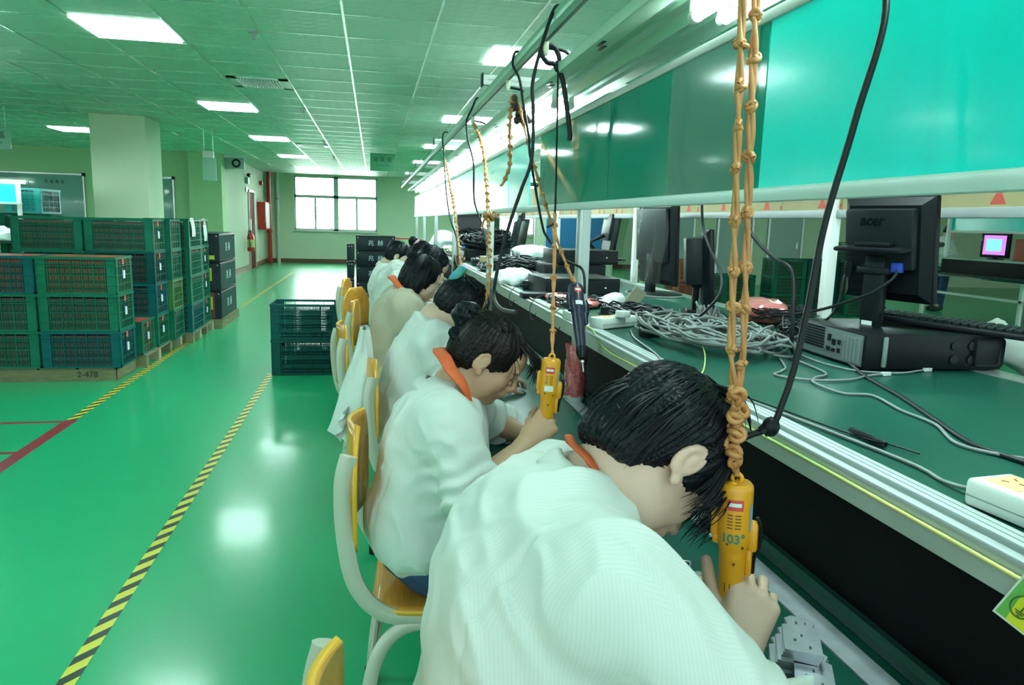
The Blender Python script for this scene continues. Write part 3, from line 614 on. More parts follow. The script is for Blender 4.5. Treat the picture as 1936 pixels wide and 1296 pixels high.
# ================================================================ smooth bodies: blended distance fields meshed by surface nets
def _seg(P, a, b):
    ba = b-a; pa = P-a; t = np.clip(pa @ ba/max(ba @ ba, 1e-9), 0, 1); return pa-t[:, None]*ba, t
class Body:
    def __init__(s): s.p = []
    def cone(s, a, b, ra, rb=None, k=.01, op='u', sq=None):      # tapered capsule; sq = (axis, factor) squashes it
        s.p.append(('c', np.array(a, float), np.array(b, float), ra, ra if rb is None else rb, k, op, sq)); return s
    def ell(s, c, r, Rm=None, k=.01, op='u'):
        s.p.append(('e', np.array(c, float), np.array(r, float), np.eye(3) if Rm is None else np.array(Rm, float), None, k, op, None)); return s
    def half(s, c, n, k=.002):                                   # keep the side the normal points away from
        s.p.append(('h', np.array(c, float), np.array(n, float)/np.linalg.norm(n), None, None, k, 'i', None)); return s
    def dist(s, q, P):
        t = q[0]
        if t == 'c':
            a, b, ra, rb, sq = q[1], q[2], q[3], q[4], q[7]
            if sq is not None:
                n = np.array(sq[0], float); n /= np.linalg.norm(n); f = sq[1]; g = 1/f-1
                P = P+np.outer((P-a) @ n*g, n); b = b+n*((b-a) @ n*g); d, u = _seg(P, a, b); return (np.linalg.norm(d, axis=1)-(ra+(rb-ra)*u))*min(1, f)**.5
            d, u = _seg(P, a, b); return np.linalg.norm(d, axis=1)-(ra+(rb-ra)*u)
        if t == 'e':
            L = (P-q[1]) @ q[3]; k0 = np.linalg.norm(L/q[2], axis=1); k1 = np.linalg.norm(L/q[2]**2, axis=1)+1e-9; return k0*(k0-1)/k1
        if t == 'h': return (P-q[1]) @ q[2]
    def eval(s, P, near=None, bid=None):
        out = np.full(len(P), 9.0)
        for i, q in enumerate(s.p):
            if near is not None:
                idx = np.nonzero(near[i][bid])[0]
                if len(idx) == 0: continue
                d = s.dist(q, P[idx]); o = out[idx]
            else: idx = slice(None); d = s.dist(q, P); o = out
            k = q[5]
            if q[6] == 'u': h = np.clip(.5+.5*(d-o)/k, 0, 1); r = d*(1-h)+o*h-k*h*(1-h)
            elif q[6] == 's': h = np.clip(.5-.5*(o+d)/k, 0, 1); r = o*(1-h)-d*h+k*h*(1-h)
            else: h = np.clip(.5-.5*(d-o)/k, 0, 1); r = d*(1-h)+o*h+k*h*(1-h)
            out[idx] = r
        return out
    def bounds(s):
        lo = np.full(3, 9e9); hi = -lo
        for q in s.p:
            if q[6] != 'u': continue
            if q[0] == 'c': r = max(q[3], q[4])*(1 if not q[7] else max(1, q[7][1])); lo = np.minimum(lo, np.minimum(q[1], q[2])-r); hi = np.maximum(hi, np.maximum(q[1], q[2])+r)
            elif q[0] == 'e': r = max(q[2]); lo = np.minimum(lo, q[1]-r); hi = np.maximum(hi, q[1]+r)
        return lo, hi
    def mesh(s, h, disp=None, pad=.02, dmax=.0):
        lo, hi = s.bounds(); lo = lo-pad-dmax; hi = hi+pad+dmax; B = 8
        nb = np.ceil((hi-lo)/(h*B)).astype(int)+1; n = nb*B; bs = h*B
        gi = np.stack(np.meshgrid(*[np.arange(k) for k in nb], indexing='ij'), -1).reshape(-1, 3); ctr = lo+(gi+.5)*bs-h/2
        dc = s.eval(ctr); lim = bs*1.05+dmax+.012; act = np.abs(dc) < lim
        V = np.repeat(np.repeat(np.repeat(np.where(dc < 0, -1., 1.).reshape(nb), B, 0), B, 1), B, 2).astype(np.float32)
        ac = np.nonzero(act)[0]; near = []
        for q in s.p:
            d = s.dist(q, ctr[ac]); near.append((d < np.maximum(dc[ac], 0)+bs*1.9+q[5]) if q[6] == 'u' else ((d < bs*1.3+q[5]) if q[6] == 's' else np.ones(len(ac), bool)))
        loc = np.stack(np.meshgrid(*[np.arange(B)]*3, indexing='ij'), -1).reshape(-1, 3); CH = 3000
        for a in range(0, len(ac), CH):
            sel = ac[a:a+CH]; ii = (gi[sel][:, None, :]*B+loc[None]).reshape(-1, 3); P = lo+ii*h; bid = np.repeat(np.arange(len(sel)), B**3)
            v = s.eval(P, [m[a:a+CH] for m in near], bid)
            if disp is not None:
                w = np.abs(v) < dmax*2+2*h; 
                if w.any(): v[w] += disp(P[w])
            V[ii[:, 0], ii[:, 1], ii[:, 2]] = v
        return nets(V, lo, h)
def nets(V, lo, h):
    S_ = V < 0; a = S_[:-1, :-1, :-1]; anyd = np.zeros(a.shape, bool)
    cs = [(i, j, k) for i in (0, 1) for j in (0, 1) for k in (0, 1)]; nx, ny, nz = a.shape
    for c in cs: anyd |= (S_[c[0]:c[0]+nx, c[1]:c[1]+ny, c[2]:c[2]+nz] != a)
    cell = np.argwhere(anyd); idm = np.full(a.shape, -1, np.int64); idm[anyd] = np.arange(len(cell))
    acc = np.zeros((len(cell), 3)); cnt = np.zeros(len(cell))
    for ax in range(3):
        for u in (0, 1):
            for w in (0, 1):
                c0 = [0, 0, 0]; o = [x for x in range(3) if x != ax]; c0[o[0]] = u; c0[o[1]] = w; c1 = list(c0); c1[ax] = 1
                v0 = V[cell[:, 0]+c0[0], cell[:, 1]+c0[1], cell[:, 2]+c0[2]]; v1 = V[cell[:, 0]+c1[0], cell[:, 1]+c1[1], cell[:, 2]+c1[2]]
                m = (v0 < 0) != (v1 < 0); t = np.where(m, v0/np.where(m, v0-v1, 1), 0); p = np.tile(np.array(c0, float), (len(cell), 1)); p[:, ax] = t; acc[m] += p[m]; cnt[m] += 1
    verts = lo+(cell+acc/np.maximum(cnt, 1)[:, None])*h; quads = []
    for ax in range(3):
        o = [(ax+1) % 3, (ax+2) % 3]; sl0 = [slice(None)]*3; sl1 = [slice(None)]*3; sl0[ax] = slice(0, -1); sl1[ax] = slice(1, None)
        E = np.argwhere(S_[tuple(sl0)] != S_[tuple(sl1)]); E = E[(E[:, o[0]] > 0) & (E[:, o[1]] > 0)]; E = E[(E < np.array(idm.shape)).all(1)]
        fl = S_[E[:, 0], E[:, 1], E[:, 2]]
        def g(d0, d1): q = E.copy(); q[:, o[0]] += d0; q[:, o[1]] += d1; return idm[q[:, 0], q[:, 1], q[:, 2]]
        Q = np.stack([g(-1, -1), g(0, -1), g(0, 0), g(-1, 0)], 1); Q[~fl] = Q[~fl][:, ::-1]; quads.append(Q[(Q >= 0).all(1)])
    return verts, np.concatenate(quads)
def relax(v, q, it=2, f=.5):
    e = np.concatenate([q[:, [0, 1]], q[:, [1, 2]], q[:, [2, 3]], q[:, [3, 0]]]); n = len(v)
    for _ in range(it):
        s = np.zeros_like(v); c = np.zeros(n)
        for a in range(3): s[:, a] = np.bincount(e[:, 0], v[e[:, 1], a], n)+np.bincount(e[:, 1], v[e[:, 0], a], n)
        c = np.bincount(e[:, 0], minlength=n)+np.bincount(e[:, 1], minlength=n); v = v*(1-f)+f*s/np.maximum(c, 1)[:, None]
    return v
def to_obj(name, v, q, m, parent=None, org=(0, 0, 0), mats=None, midx=None):
    me = bpy.data.meshes.new(name); v = v-np.array(org); me.vertices.add(len(v)); me.vertices.foreach_set('co', v.astype(np.float32).ravel())
    me.loops.add(len(q)*4); me.loops.foreach_set('vertex_index', q.astype(np.int32).ravel()); me.polygons.add(len(q)); me.polygons.foreach_set('loop_start', np.arange(0, len(q)*4, 4, dtype=np.int32)); me.polygons.foreach_set('loop_total', np.full(len(q), 4, np.int32))
    me.polygons.foreach_set('use_smooth', np.ones(len(q), bool)); me.update(calc_edges=True); me.validate()
    for x in (mats or [m]): me.materials.append(x)
    if midx is not None: me.polygons.foreach_set('material_index', midx.astype(np.int32))
    return link(name, me, parent)
# value noise
_NR = np.random.default_rng(3).random((64, 64, 64))
def vnoise(P, f, seed=0):
    Q = P*f+seed*7.31; i = np.floor(Q).astype(int); t = Q-i; t = t*t*(3-2*t); out = 0
    for a in (0, 1):
        for b in (0, 1):
            for c in (0, 1): out = out+_NR[(i[:, 0]+a) % 64, (i[:, 1]+b) % 64, (i[:, 2]+c) % 64]*np.where(a, t[:, 0], 1-t[:, 0])*np.where(b, t[:, 1], 1-t[:, 1])*np.where(c, t[:, 2], 1-t[:, 2])
    return out*2-1
def ridge(P, f, seed=0): return 1-np.abs(vnoise(P, f, seed))*2
def basis(yaw, pitch, roll=0.0):
    F = np.array([math.cos(yaw)*math.cos(pitch), math.sin(yaw)*math.cos(pitch), -math.sin(pitch)]); L = np.array([-math.sin(yaw), math.cos(yaw), 0]); U = np.cross(F, L)
    return np.stack([F, L*math.cos(roll)+U*math.sin(roll), -L*math.sin(roll)+U*math.cos(roll)], 1)
def add_head(b, c, Rm, neck, s=1.0, nr=.052):
    c = np.array(c, float)
    def w(f, l, u): return c+Rm @ (np.array([f, l, u])*s)
    E = lambda p, r, k=.012, op='u', rot=None: b.ell(w(*p), np.array(r)*s, Rm if rot is None else Rm @ rot, k, op)
    E((-.008, 0, .025), (.098, .077, .083), .02); E((.03, 0, -.045), (.062, .058, .07), .03); E((.052, 0, .035), (.052, .06, .05), .03)
    E((.066, 0, -.098), (.024, .026, .018), .025); E((.02, .045, -.07), (.04, .018, .03), .03); E((.02, -.045, -.07), (.04, .018, .03), .03)
    for sg in (-1, 1):
        E((.066, sg*.036, -.03), (.022, .022, .026), .02)                      # cheek
        E((.101, sg*.033, .004), (.014, .019, .011), .012, 's')                 # eye socket
        E((.084, sg*.032, .001), (.0125, .0145, .0105), .003)                   # closed lid over the eye
        E((.0975, sg*.032, -.003), (.0022, .012, .0016), .001, 's')
        E((.094, sg*.03, .022), (.009, .022, .006), .01)                        # brow
        E((.105, sg*.0105, -.036), (.010, .0075, .0075), .005)                  # nostril wing
        E((.108, sg*.006, -.0435), (.004, .003, .003), .002, 's')
        # ear: rim, bowl, lobe
        er = np.array([[math.cos(.25), 0, math.sin(.25)], [0, 1, 0], [-math.sin(.25), 0, math.cos(.25)]])
        E((-.008, sg*.081, -.004), (.021, .0085, .034), .006, 'u', er); E((-.004, sg*.0895, .001), (.0145, .0065, .026), .003, 's', er)
        E((-.004, sg*.083, -.004), (.007, .004, .014), .003, 'u', er); E((.002, sg*.080, -.036), (.0095, .0055, .010), .004)
    b.cone(w(.096, 0, .012), w(.115, 0, -.030), .0065*s, .0095*s, .008); E((.117, 0, -.034), (.010, .010, .0085), .005)
    E((.092, 0, -.058), (.014, .026, .018), .02)
    E((.1015, 0, -.0605), (.007, .022, .0048), .004); E((.0985, 0, -.0715), (.0075, .019, .0052), .004); E((.110, 0, -.0655), (.008, .024, .0012), .0015, 's')
    b.cone(w(-.03, 0, -.05), neck, nr*s, (nr+.006)*s, .035); b.cone(w(-.005, 0, -.065), np.array(neck)+Rm @ np.array([.02, 0, 0]), .045*s, .05*s, .03)
def add_hand(b, wr, F, N, curl=(0, 0, 0, 0), side=1, s=1.0, thumb=(.6, .5, .2, .3), spread=.06, k=.0035, base=(0, 0, 0, 0)):
    """wr wrist, F towards the knuckles, N back of hand; side=+1: thumb lies along +cross(N,F) or -1"""
    wr = np.array(wr, float); F = np.array(F, float); F /= np.linalg.norm(F); N = np.array(N, float); N -= F*(N @ F); N /= np.linalg.norm(N); T = np.cross(N, F)*side
    def w(f, t, n): return wr+(F*f+T*t+N*n)*s
    b.cone(w(-.01, 0, 0), w(.02, 0, 0), .026*s, .026*s, .02, sq=(N, .72))
    kn = [(.083, .029), (.087, .009), (.082, -.011), (.074, -.029)]
    for (f, t) in kn: b.cone(w(.01, t*.55, 0), w(f-.004, t, -.001), .0155*s, .0115*s, .012)
    b.ell(w(.045, .0, -.006), np.array([.036, .03, .012])*s, np.stack([F, T, N], 1), .012)
    L = [(.041, .025, .020), (.045, .029, .021), (.042, .027, .020), (.034, .020, .018)]
    for i, (f, t) in enumerate(kn):
        c = curl[i]; c = (c, c, c*.7) if not isinstance(c, (tuple, list)) else c; p = np.array([f, t, 0.0]); ang = base[i]; sp = (1.5-i)*spread; r0 = [.0088, .0090, .0086, .0076][i]
        for j in range(3):
            ang += c[j]; d = np.array([math.cos(ang)*math.cos(sp), math.cos(ang)*math.sin(sp), -math.sin(ang)]); q = p+d*L[i][j]
            b.cone(w(*p), w(*q), (r0-.0006*j)*s, (r0-.0006*(j+1))*s, k if j else .007)
            if j: b.ell(w(*p), np.array([1, 1, 1])*(r0+.0004)*s, None, .002)
            if j == 2: b.ell(w(*(p+d*L[i][j]*.75+np.array([math.sin(ang), 0, math.cos(ang)])*(r0-.0032))), np.array([.006, .0052, .0022])*s, np.stack([F, T, N], 1), .001)
            p = q
    a, o, c1, c2 = thumb     # a spread out of palm, o opposition, bends
    p = np.array([.016, .020, -.006]); d = np.array([math.cos(a)*math.cos(o), math.sin(a)*math.cos(o), -math.sin(o)]); q = p+d*.046; b.cone(w(*p), w(*q), .0165*s, .0125*s, .012)
    p = q; a2 = a-c1; d = np.array([math.cos(a2)*math.cos(o), math.sin(a2)*math.cos(o), -math.sin(o)]); q = p+d*.033; b.cone(w(*p), w(*q), .0112*s, .0102*s, .005)
    p = q; a3 = a2-c2; d = np.array([math.cos(a3)*math.cos(o), math.sin(a3)*math.cos(o), -math.sin(o)]); q = p+d*.026; b.cone(w(*p), w(*q), .0104*s, .0085*s, .003)
M_skin = mat('skin', (.68, .49, .37), .48, col2=(.63, .43, .32), scale=9, sss=.12, bump=.12, bscale=260); M_skin2 = mat('tanned skin', (.53, .33, .21), .5, col2=(.48, .29, .18), scale=9, sss=.1, bump=.12, bscale=260)
def hair_mat(name, c1, c2, r=.40):
    m, t, b = nt(name); N = t.nodes; L = t.links; tc = N.new('ShaderNodeTexCoord'); no = N.new('ShaderNodeTexNoise'); no.inputs['Scale'].default_value = 120; L.new(tc.outputs['Object'], no.inputs['Vector'])
    mx = N.new('ShaderNodeMix'); mx.data_type = 'RGBA'; mx.inputs[6].default_value = (*c1, 1); mx.inputs[7].default_value = (*c2, 1); L.new(no.outputs['Fac'], mx.inputs[0]); L.new(mx.outputs[2], b.inputs['Base Color']); b.inputs['Roughness'].default_value = r; b.inputs['Specular IOR Level'].default_value = .2
    return m
M_hair = hair_mat('black hair', (.0015, .0025, .004), (.005, .008, .012)); M_hairb = hair_mat('dark brown hair', (.003, .003, .004), (.012, .009, .008)); M_band = mat('hair band', (.02, .02, .02), .5)
def hairdo(parent, c, Rm, s=1.0, style='short', seed=1, m=None, h=.004, tufts=420):
    """cap of hair fitted on the head plus strands that follow the scalp"""
    m = m or M_hair; c = np.array(c, float); b = Body()
    def w(f, l, u): return c+Rm @ (np.array([f, l, u])*s)
    E = lambda p, r, k=.012, op='u': b.ell(w(*p), np.array(r)*s, Rm, k, op)
    E((-.012, 0, .032), (.108, .087, .090), .02); E((-.052, 0, -.02), (.060, .074, .07), .03)
    if style == 'short': E((-.066, 0, -.055), (.040, .058, .045), .02)
    if style == 'bob':
        E((-.04, .0, -.05), (.070, .094, .10), .03)
        for sg in (-1, 1): E((.0, sg*.076, -.045), (.048, .026, .078), .02)
    # open the face, the sides of the jaw and the nape
    b.ell(w(.125, 0, -.055), np.array([.078, .095, .105])*s, Rm, .012, 's')
    if style in ('short', 'bun', 'pony'):
        for sg in (-1, 1): b.ell(w(.012, sg*.105, -.052), np.array([.055, .05, .060])*s, Rm, .01, 's')
        b.ell(w(-.03, 0, -.145), np.array([.1, .12, .065])*s, Rm, .02, 's')
    if style in ('short', 'bun', 'pony'):
        for sg in (-1, 1): b.ell(w((-.010 if style == 'short' else -.004), sg*.098, -.006), np.array([.027, .026, .040])*s, Rm, .004, 's')
    if style == 'bob':
        for sg in (-1, 1): b.ell(w(.044, sg*.11, -.07), np.array([.036, .05, .075])*s, Rm, .01, 's')
        b.ell(w(.05, 0, -.13), np.array([.08, .06, .08])*s, Rm, .02, 's')
    if style in ('bun', 'pony'):
        E((-.092, 0, .075), (.026, .028, .026), .012)
    Ri = Rm.T
    def disp(P):
        Lc = (P-c) @ Rm/s
        # long grooves running from crown to hairline: angle round the crown
        an = np.arctan2(Lc[:, 1], Lc[:, 0]+.03)*.35; g = np.stack([an*60/6, Lc[:, 2]*1.2, Lc[:, 0]*1.5], 1)
        return -.0035*ridge(g, 6.0, seed)-.0018*ridge(g, 15.0, seed+3)
    v, q = b.mesh(h, disp, dmax=.006); o = to_obj('hair', v, q, m, parent)
    # strands
    r = np.random.default_rng(seed); mb = MB(); crown = np.array([-.035, .0, .115]); k = 0
    def surf(p):   # push on to outer ellipsoid of the cap
        for _ in range(2):
            qv = (p-np.array([-.012, 0, .03]))/np.array([.111, .090, .093]); n = np.linalg.norm(qv)
            if n > 1e-6 and p[2] > -.02: p = np.array([-.012, 0, .03])+(p-np.array([-.012, 0, .03]))/n
        return p
    for _ in range(tufts):
        a = r.uniform(-math.pi, math.pi); st = r.uniform(.02, .9); ln = r.uniform(.05, .09) if style != 'bob' else r.uniform(.07, .14)
        d = np.array([math.cos(a), math.sin(a), 0.0]); p = surf(crown+d*.09*st+np.array([0, 0, -.02*st])); pts = []
        fr = abs(a) < .9
        lim = {'short': -.045, 'bun': -.03, 'pony': -.03, 'bob': -.11}[style]
        pull = style in ('bun', 'pony') and not fr
        for j in range(7):
            pts.append(p+r.normal(0, .0012, 3)); dirv = d*.8+np.array([0, 0, -.9 if j > 1 else -.35])
            if pull: dirv = (np.array([-.092, 0, .075])-p); dirv = dirv/np.linalg.norm(dirv)
            dirv /= np.linalg.norm(dirv); p = p+dirv*ln/6
            if p[2] > -.02: p = surf(p)
            lo_ = lim if not (abs(a) < .8) else {'bob': -.01, 'short': .01, 'bun': .045, 'pony': .045}[style]
            if p[2] < lo_ or (style != 'bob' and abs(p[1]) > .062 and -.034 < p[0] < (.012 if style == 'short' else .022) and p[2] < .034): break
        if len(pts) < 3: continue
        off = r.uniform(.998, 1.012); w0 = r.uniform(.0016, .0034); P = [tuple(w(*(x*off))) for x in pts]
        rr = [w0*s*math.sin(math.pi*(.25+.75*i/(len(P)-1)))+.0002 for i in range(len(P))]; mb.tube(P, rr, 4, m, False)
    return o, mb, w
def strands(mb, w, lst, m, n=9, sp=.006, r0=.0015, seed=5):
    r = np.random.default_rng(seed)
    for pts in lst:
        for _ in range(n):
            j = r.normal(0, sp, 3); P = cat_rom([np.array(p)+j*(.5+i*.5)+r.normal(0, sp*.15, 3) for i, p in enumerate(pts)], 4); k = len(P)
            mb.tube([tuple(w(*x)) for x in P], [r0*(1-.85*(i/(k-1))**2) for i in range(k)], 4, m, False)
# ================================================================ people
def jacket_mat(name, c1, c2, f=210.0, ax='Y', r=.75):
    m, t, b = nt(name); N = t.nodes; L = t.links; tc = N.new('ShaderNodeTexCoord'); sx = N.new('ShaderNodeSeparateXYZ'); L.new(tc.outputs['Object'], sx.inputs[0])
    geo = N.new('ShaderNodeNewGeometry'); sn = N.new('ShaderNodeSeparateXYZ'); L.new(geo.outputs['True Normal'], sn.inputs[0])
    def wave(o):
        a = N.new('ShaderNodeMath'); a.operation = 'MULTIPLY'; a.inputs[1].default_value = 6.283*f; L.new(o, a.inputs[0]); c = N.new('ShaderNodeMath'); c.operation = 'SINE'; L.new(a.outputs[0], c.inputs[0])
        rp = N.new('ShaderNodeMapRange'); rp.inputs[1].default_value = .55; rp.inputs[2].default_value = .95; L.new(c.outputs[0], rp.inputs[0]); return rp.outputs[0]
    mx = N.new('ShaderNodeMix'); mx.data_type = 'RGBA'; mx.inputs[6].default_value = (*c1, 1); mx.inputs[7].default_value = (*c2, 1)
    ab = N.new('ShaderNodeMath'); ab.operation = 'ABSOLUTE'; L.new(sn.outputs[1], ab.inputs[0]); gt = N.new('ShaderNodeMath'); gt.operation = 'GREATER_THAN'; gt.inputs[1].default_value = .72; L.new(ab.outputs[0], gt.inputs[0])
    sel = N.new('ShaderNodeMix'); L.new(gt.outputs[0], sel.inputs[0]); L.new(wave(sx.outputs[1]), sel.inputs[2]); L.new(wave(sx.outputs[0]), sel.inputs[3]); L.new(sel.outputs[0], mx.inputs[0])
    L.new(mx.outputs[2], b.inputs['Base Color']); b.inputs['Roughness'].default_value = r; b.inputs['Sheen Weight'].default_value = .2; b.inputs['Specular IOR Level'].default_value = .25
    no = N.new('ShaderNodeTexNoise'); no.inputs['Scale'].default_value = 35; L.new(tc.outputs['Object'], no.inputs['Vector']); bp = N.new('ShaderNodeBump'); bp.inputs['Strength'].default_value = .25; bp.inputs['Distance'].default_value = .004; L.new(no.outputs['Fac'], bp.inputs['Height']); L.new(bp.outputs[0], b.inputs['Normal'])
    return m
M_jk = jacket_mat('white striped smock cloth', (.66, .73, .69), (.61, .685, .635)); M_jkw = jacket_mat('white smock cloth', (.68, .74, .70), (.64, .70, .66)); M_jkb = jacket_mat('beige smock cloth', (.52, .47, .36), (.50, .45, .34))
M_or = mat('orange collar cloth', (.74, .14, .035), .7, col2=(.66, .11, .03), scale=30); M_jean = mat('blue denim', (.018, .05, .12), .8, col2=(.03, .075, .16), scale=60); M_trou = mat('dark trousers', (.02, .025, .035), .8); M_shoe = mat('dark shoes', (.02, .02, .022), .5)
V3 = lambda *a: np.array(a, float)
def collar(parent, name, Nk, F, U, m, rx=.078, ry=.07, lift=.03, drop=.10, width=.036, span=150, flare=.8, down=.55, thick=.004):
    F = np.array(F, float); F /= np.linalg.norm(F); U = np.array(U, float); U -= F*(U @ F); U /= np.linalg.norm(U); L = np.cross(U, F); P = []
    for i in range(29):
        a = math.radians(span)*(-1+2*i/28); c = math.cos(a); s = math.sin(a); out = -F*c+L*s
        inn = Nk+L*s*rx-F*c*ry+U*(lift*max(c, -.2)-drop*max(0, -c)**1.3)
        row = []
        for j in range(6):
            t = j/5; row.append(tuple(inn+out*(width*flare*t**1.3)+U*(width*(.35*math.sin(min(t*2.6, 1.57))-down*t**1.2*1.4))+U*.002*math.sin(i*1.3)))
        P.append(row)
    o = MB().grid(P).build(name, m, parent, 80); md = o.modifiers.new('thickness', 'SOLIDIFY'); md.thickness = thick; md.offset = 1; return o
def person(label, head, yaw, pitch, roll, s, neck, chest, pelvis, SR, ER, WR, SL, EL, WL, handR=None, handL=None, jm=None, skin=None, hs=.004, hj=.005, cuffR=.12, cuffL=.12, trousers=None, girth=1.0, hr=1.0, wrinkle=1.0, seed=1, kn=None, group=None, ta=.036):
    skin = skin or M_skin; jm = jm or M_jk
    head, neck, chest, pelvis, SR, ER, WR, SL, EL, WL = [np.array(a, float) for a in (head, neck, chest, pelvis, SR, ER, WR, SL, EL, WL)]
    Rm = basis(R_(yaw), R_(pitch), R_(roll)); g = girth; org = (pelvis[0], pelvis[1], 0.0)
    lat = (SL-SR)/np.linalg.norm(SL-SR)
    if kn is None:
        kn = [(pelvis+V3(.40, -.11, -.04), pelvis+V3(.36, -.12, -.47)), (pelvis+V3(.40, .11, -.04), pelvis+V3(.36, .12, -.47))]
    kn = [(np.array(a, float), np.array(c, float)) for a, c in kn]
    root = Body(); b = root
    # body: torso, legs, arms, neck, head, hands - one surface
    b.ell(pelvis, (.12*g, .15*g, .11*g), None, .03); b.cone(pelvis, chest, .115*g, .125*g, .05, sq=((1, 0, 0), .8)); b.cone(SR, SL, .05, .05, .05); b.cone(chest, neck-V3(0, 0, .03), .11*g, .06, .05)
    for sh, el, wr in ((SR, ER, WR), (SL, EL, WL)):
        b.cone(sh, el, .047*s, ta*s, .02); mid = el+(wr-el)*.3; b.cone(el, mid, ta*s, (ta+.002)*s, .015); b.cone(mid, wr, (ta+.002)*s, .024*s, .015)
    for i, (k_, a_) in enumerate(kn):
        hp = pelvis+V3(.02, (-.09, .09)[i], -.03); b.cone(hp, k_, .075*g, .055, .03); b.cone(k_, a_, .052, .035, .03); b.cone(a_, a_+V3(.14, 0, -.05)*(1 if kn[0][0][0] > pelvis[0] else -1), .035, .03, .02)
    add_head(b, head, Rm, neck, s)
    if handR: add_hand(b, WR, **handR)
    if handL: add_hand(b, WL, **handL)
    v, q = b.mesh(hs); v = relax(v, q, 1, .5); o = to_obj('person', v, q, skin, None, org); o.location = org; tag(o, label, 'person', group)
    # eyebrows-free, hair added by caller. Jacket
    j = Body(); G = g
    j.ell(pelvis+V3(-.005, 0, .035), (.142*G, .175*G, .085), None, .03); j.cone(pelvis+V3(0, 0, .10), chest, .150*G, .155*G, .07, sq=((1, 0, 0), .86))
    for sg in (-1, 1): j.cone(pelvis+lat*sg*.06+V3(0, 0, .07), chest+lat*sg*.07, .12*G, .12*G, .05)
    j.cone(SR+(SL-SR)*.1, SL+(SR-SL)*.1, .066, .066, .06); j.cone(chest, neck+V3(-.015, 0, -.06), .125*G, .062, .06); j.ell(chest+(neck-chest)*.4+V3(-.012, 0, -.01), (.095, .14, .10), None, .06)
    for sh, el, wr, cu in ((SR, ER, WR, cuffR), (SL, EL, WL, cuffL)):
        j.cone(sh, el, .069*hr, .063*hr, .04); d = (wr-el); e2 = el+d*cu; j.cone(el, e2, .064*hr, .056*hr, .03); dn = d/np.linalg.norm(d)
        e3 = el+d*(cu+.06); j.ell(e3, (.014, .056*hr, .056*hr), basis_from(dn), .01)
    j.cone(neck+(head-neck)*.05, head, .064, .09, .012, 's')
    folds = [(SR, ER), (SL, EL)]
    def disp(P):
        w = wrinkle; Q = P.copy(); Q = Q+np.stack([vnoise(P, 5, 1), vnoise(P, 5, 2), vnoise(P, 5, 3)], 1)*.05
        Q2 = np.stack([Q[:, 0]*1.1+Q[:, 2]*.45, Q[:, 1]*.9, Q[:, 2]*.55-Q[:, 0]*.35], 1)
        r = -.014*np.clip(ridge(Q2, 7.0, seed), -.25, 1)*w-.0055*np.clip(ridge(Q2, 17, seed+5), -.2, 1)*w
        lt = np.abs((P-chest) @ lat); r += .0042*np.exp(-((lt-.142)/.0028)**2)
        for a_, e_ in folds:      # bunched cloth round the elbow
            dd = (e_-a_)/np.linalg.norm(e_-a_); dl = (P-e_) @ dd; rad = np.linalg.norm(P-e_, axis=1); wg = np.clip(1-np.abs(rad-.05)/.10, 0, 1)
            r += -.0075*wg*w*np.sin(dl*150+vnoise(P, 14, seed+9)*2.6)
        return r
    v, q = j.mesh(hj, disp, dmax=.018); v = relax(v, q, 1, .4)
    jo = to_obj('smock', v, q, jm, o, org)
    t = Body(); t.ell(pelvis, (.128*g, .158*g, .115*g), None, .03)
    for i, (k_, a_) in enumerate(kn): hp = pelvis+V3(.02, (-.09, .09)[i], -.03); t.cone(hp, k_, .086*g, .066, .03); t.cone(k_, a_+V3(0, 0, .03), .064, .052, .03)
    v, q = t.mesh(.009, lambda P: -.004*ridge(P, 16, 4), dmax=.006); to_obj('trousers', v, q, trousers or M_trou, o, org)
    f = Body()
    fx = 1 if kn[0][0][0] > pelvis[0] else -1
    for k_, a_ in kn: f.cone(a_+V3(-.02*fx, 0, -.02), a_+V3(.15*fx, 0, -.045), .048, .04, .02)
    f.half((0, 0, .002), (0, 0, -1), .003); v, q = f.mesh(.009); v[:, 2] = np.maximum(v[:, 2], .002); to_obj('shoes', v, q, M_shoe, o, org)
    return o, Rm, head, org
def basis_from(d):
    d = np.array(d, float)/np.linalg.norm(d); u = np.array([0, 0, 1.]) if abs(d[2]) < .9 else np.array([1., 0, 0]); a = np.cross(u, d); a /= np.linalg.norm(a); return np.stack([d, a, np.cross(d, a)], 1)
def fix_parent(o, org):        # children were made in world coordinates
    o.location = (-org[0], -org[1], -org[2])
def hair_for(p, Rm, head, org, s, style, seed, m=None, h=.004, tufts=420, extra=None):
    m = m or M_hair; o, mb, w = hairdo(p, head, Rm, s, style, seed, m, h, tufts); fix_parent(o, org)
    if extra: extra(mb, w, m)
    st = mb.build('hair_strands', m, o, 60) if mb.v else None
    return o, w
# ---- nearest worker
def p1_extra(mb, w, m):
    strands(mb, w, [[(.09, .0, .085), (.125, -.01, .03), (.13, -.02, -.02)], [(.085, -.04, .08), (.118, -.045, .03), (.115, -.045, -.03)], [(.08, .03, .09), (.125, .02, .04), (.128, .02, -.015)], [(.06, -.075, .06), (.07, -.088, .0), (.06, -.09, -.045)], [(.03, -.08, .06), (.045, -.09, .0), (.045, -.09, -.04)]], m, 20, .007, .0015)
    strands(mb, w, [[(-.06, -.05, .10), (-.02, -.06, .128), (.02, -.065, .118)], [(-.05, .0, .12), (.0, .0, .136), (.05, .0, .118)], [(-.11, 0, .02), (-.118, -.0, -.03), (-.105, .0, -.075)], [(-.1, -.045, .02), (-.105, -.05, -.03), (-.09, -.05, -.075)], [(-.075, -.075, .03), (-.075, -.08, -.02), (-.062, -.074, -.066)]], m, 16, .008, .0015, 8)
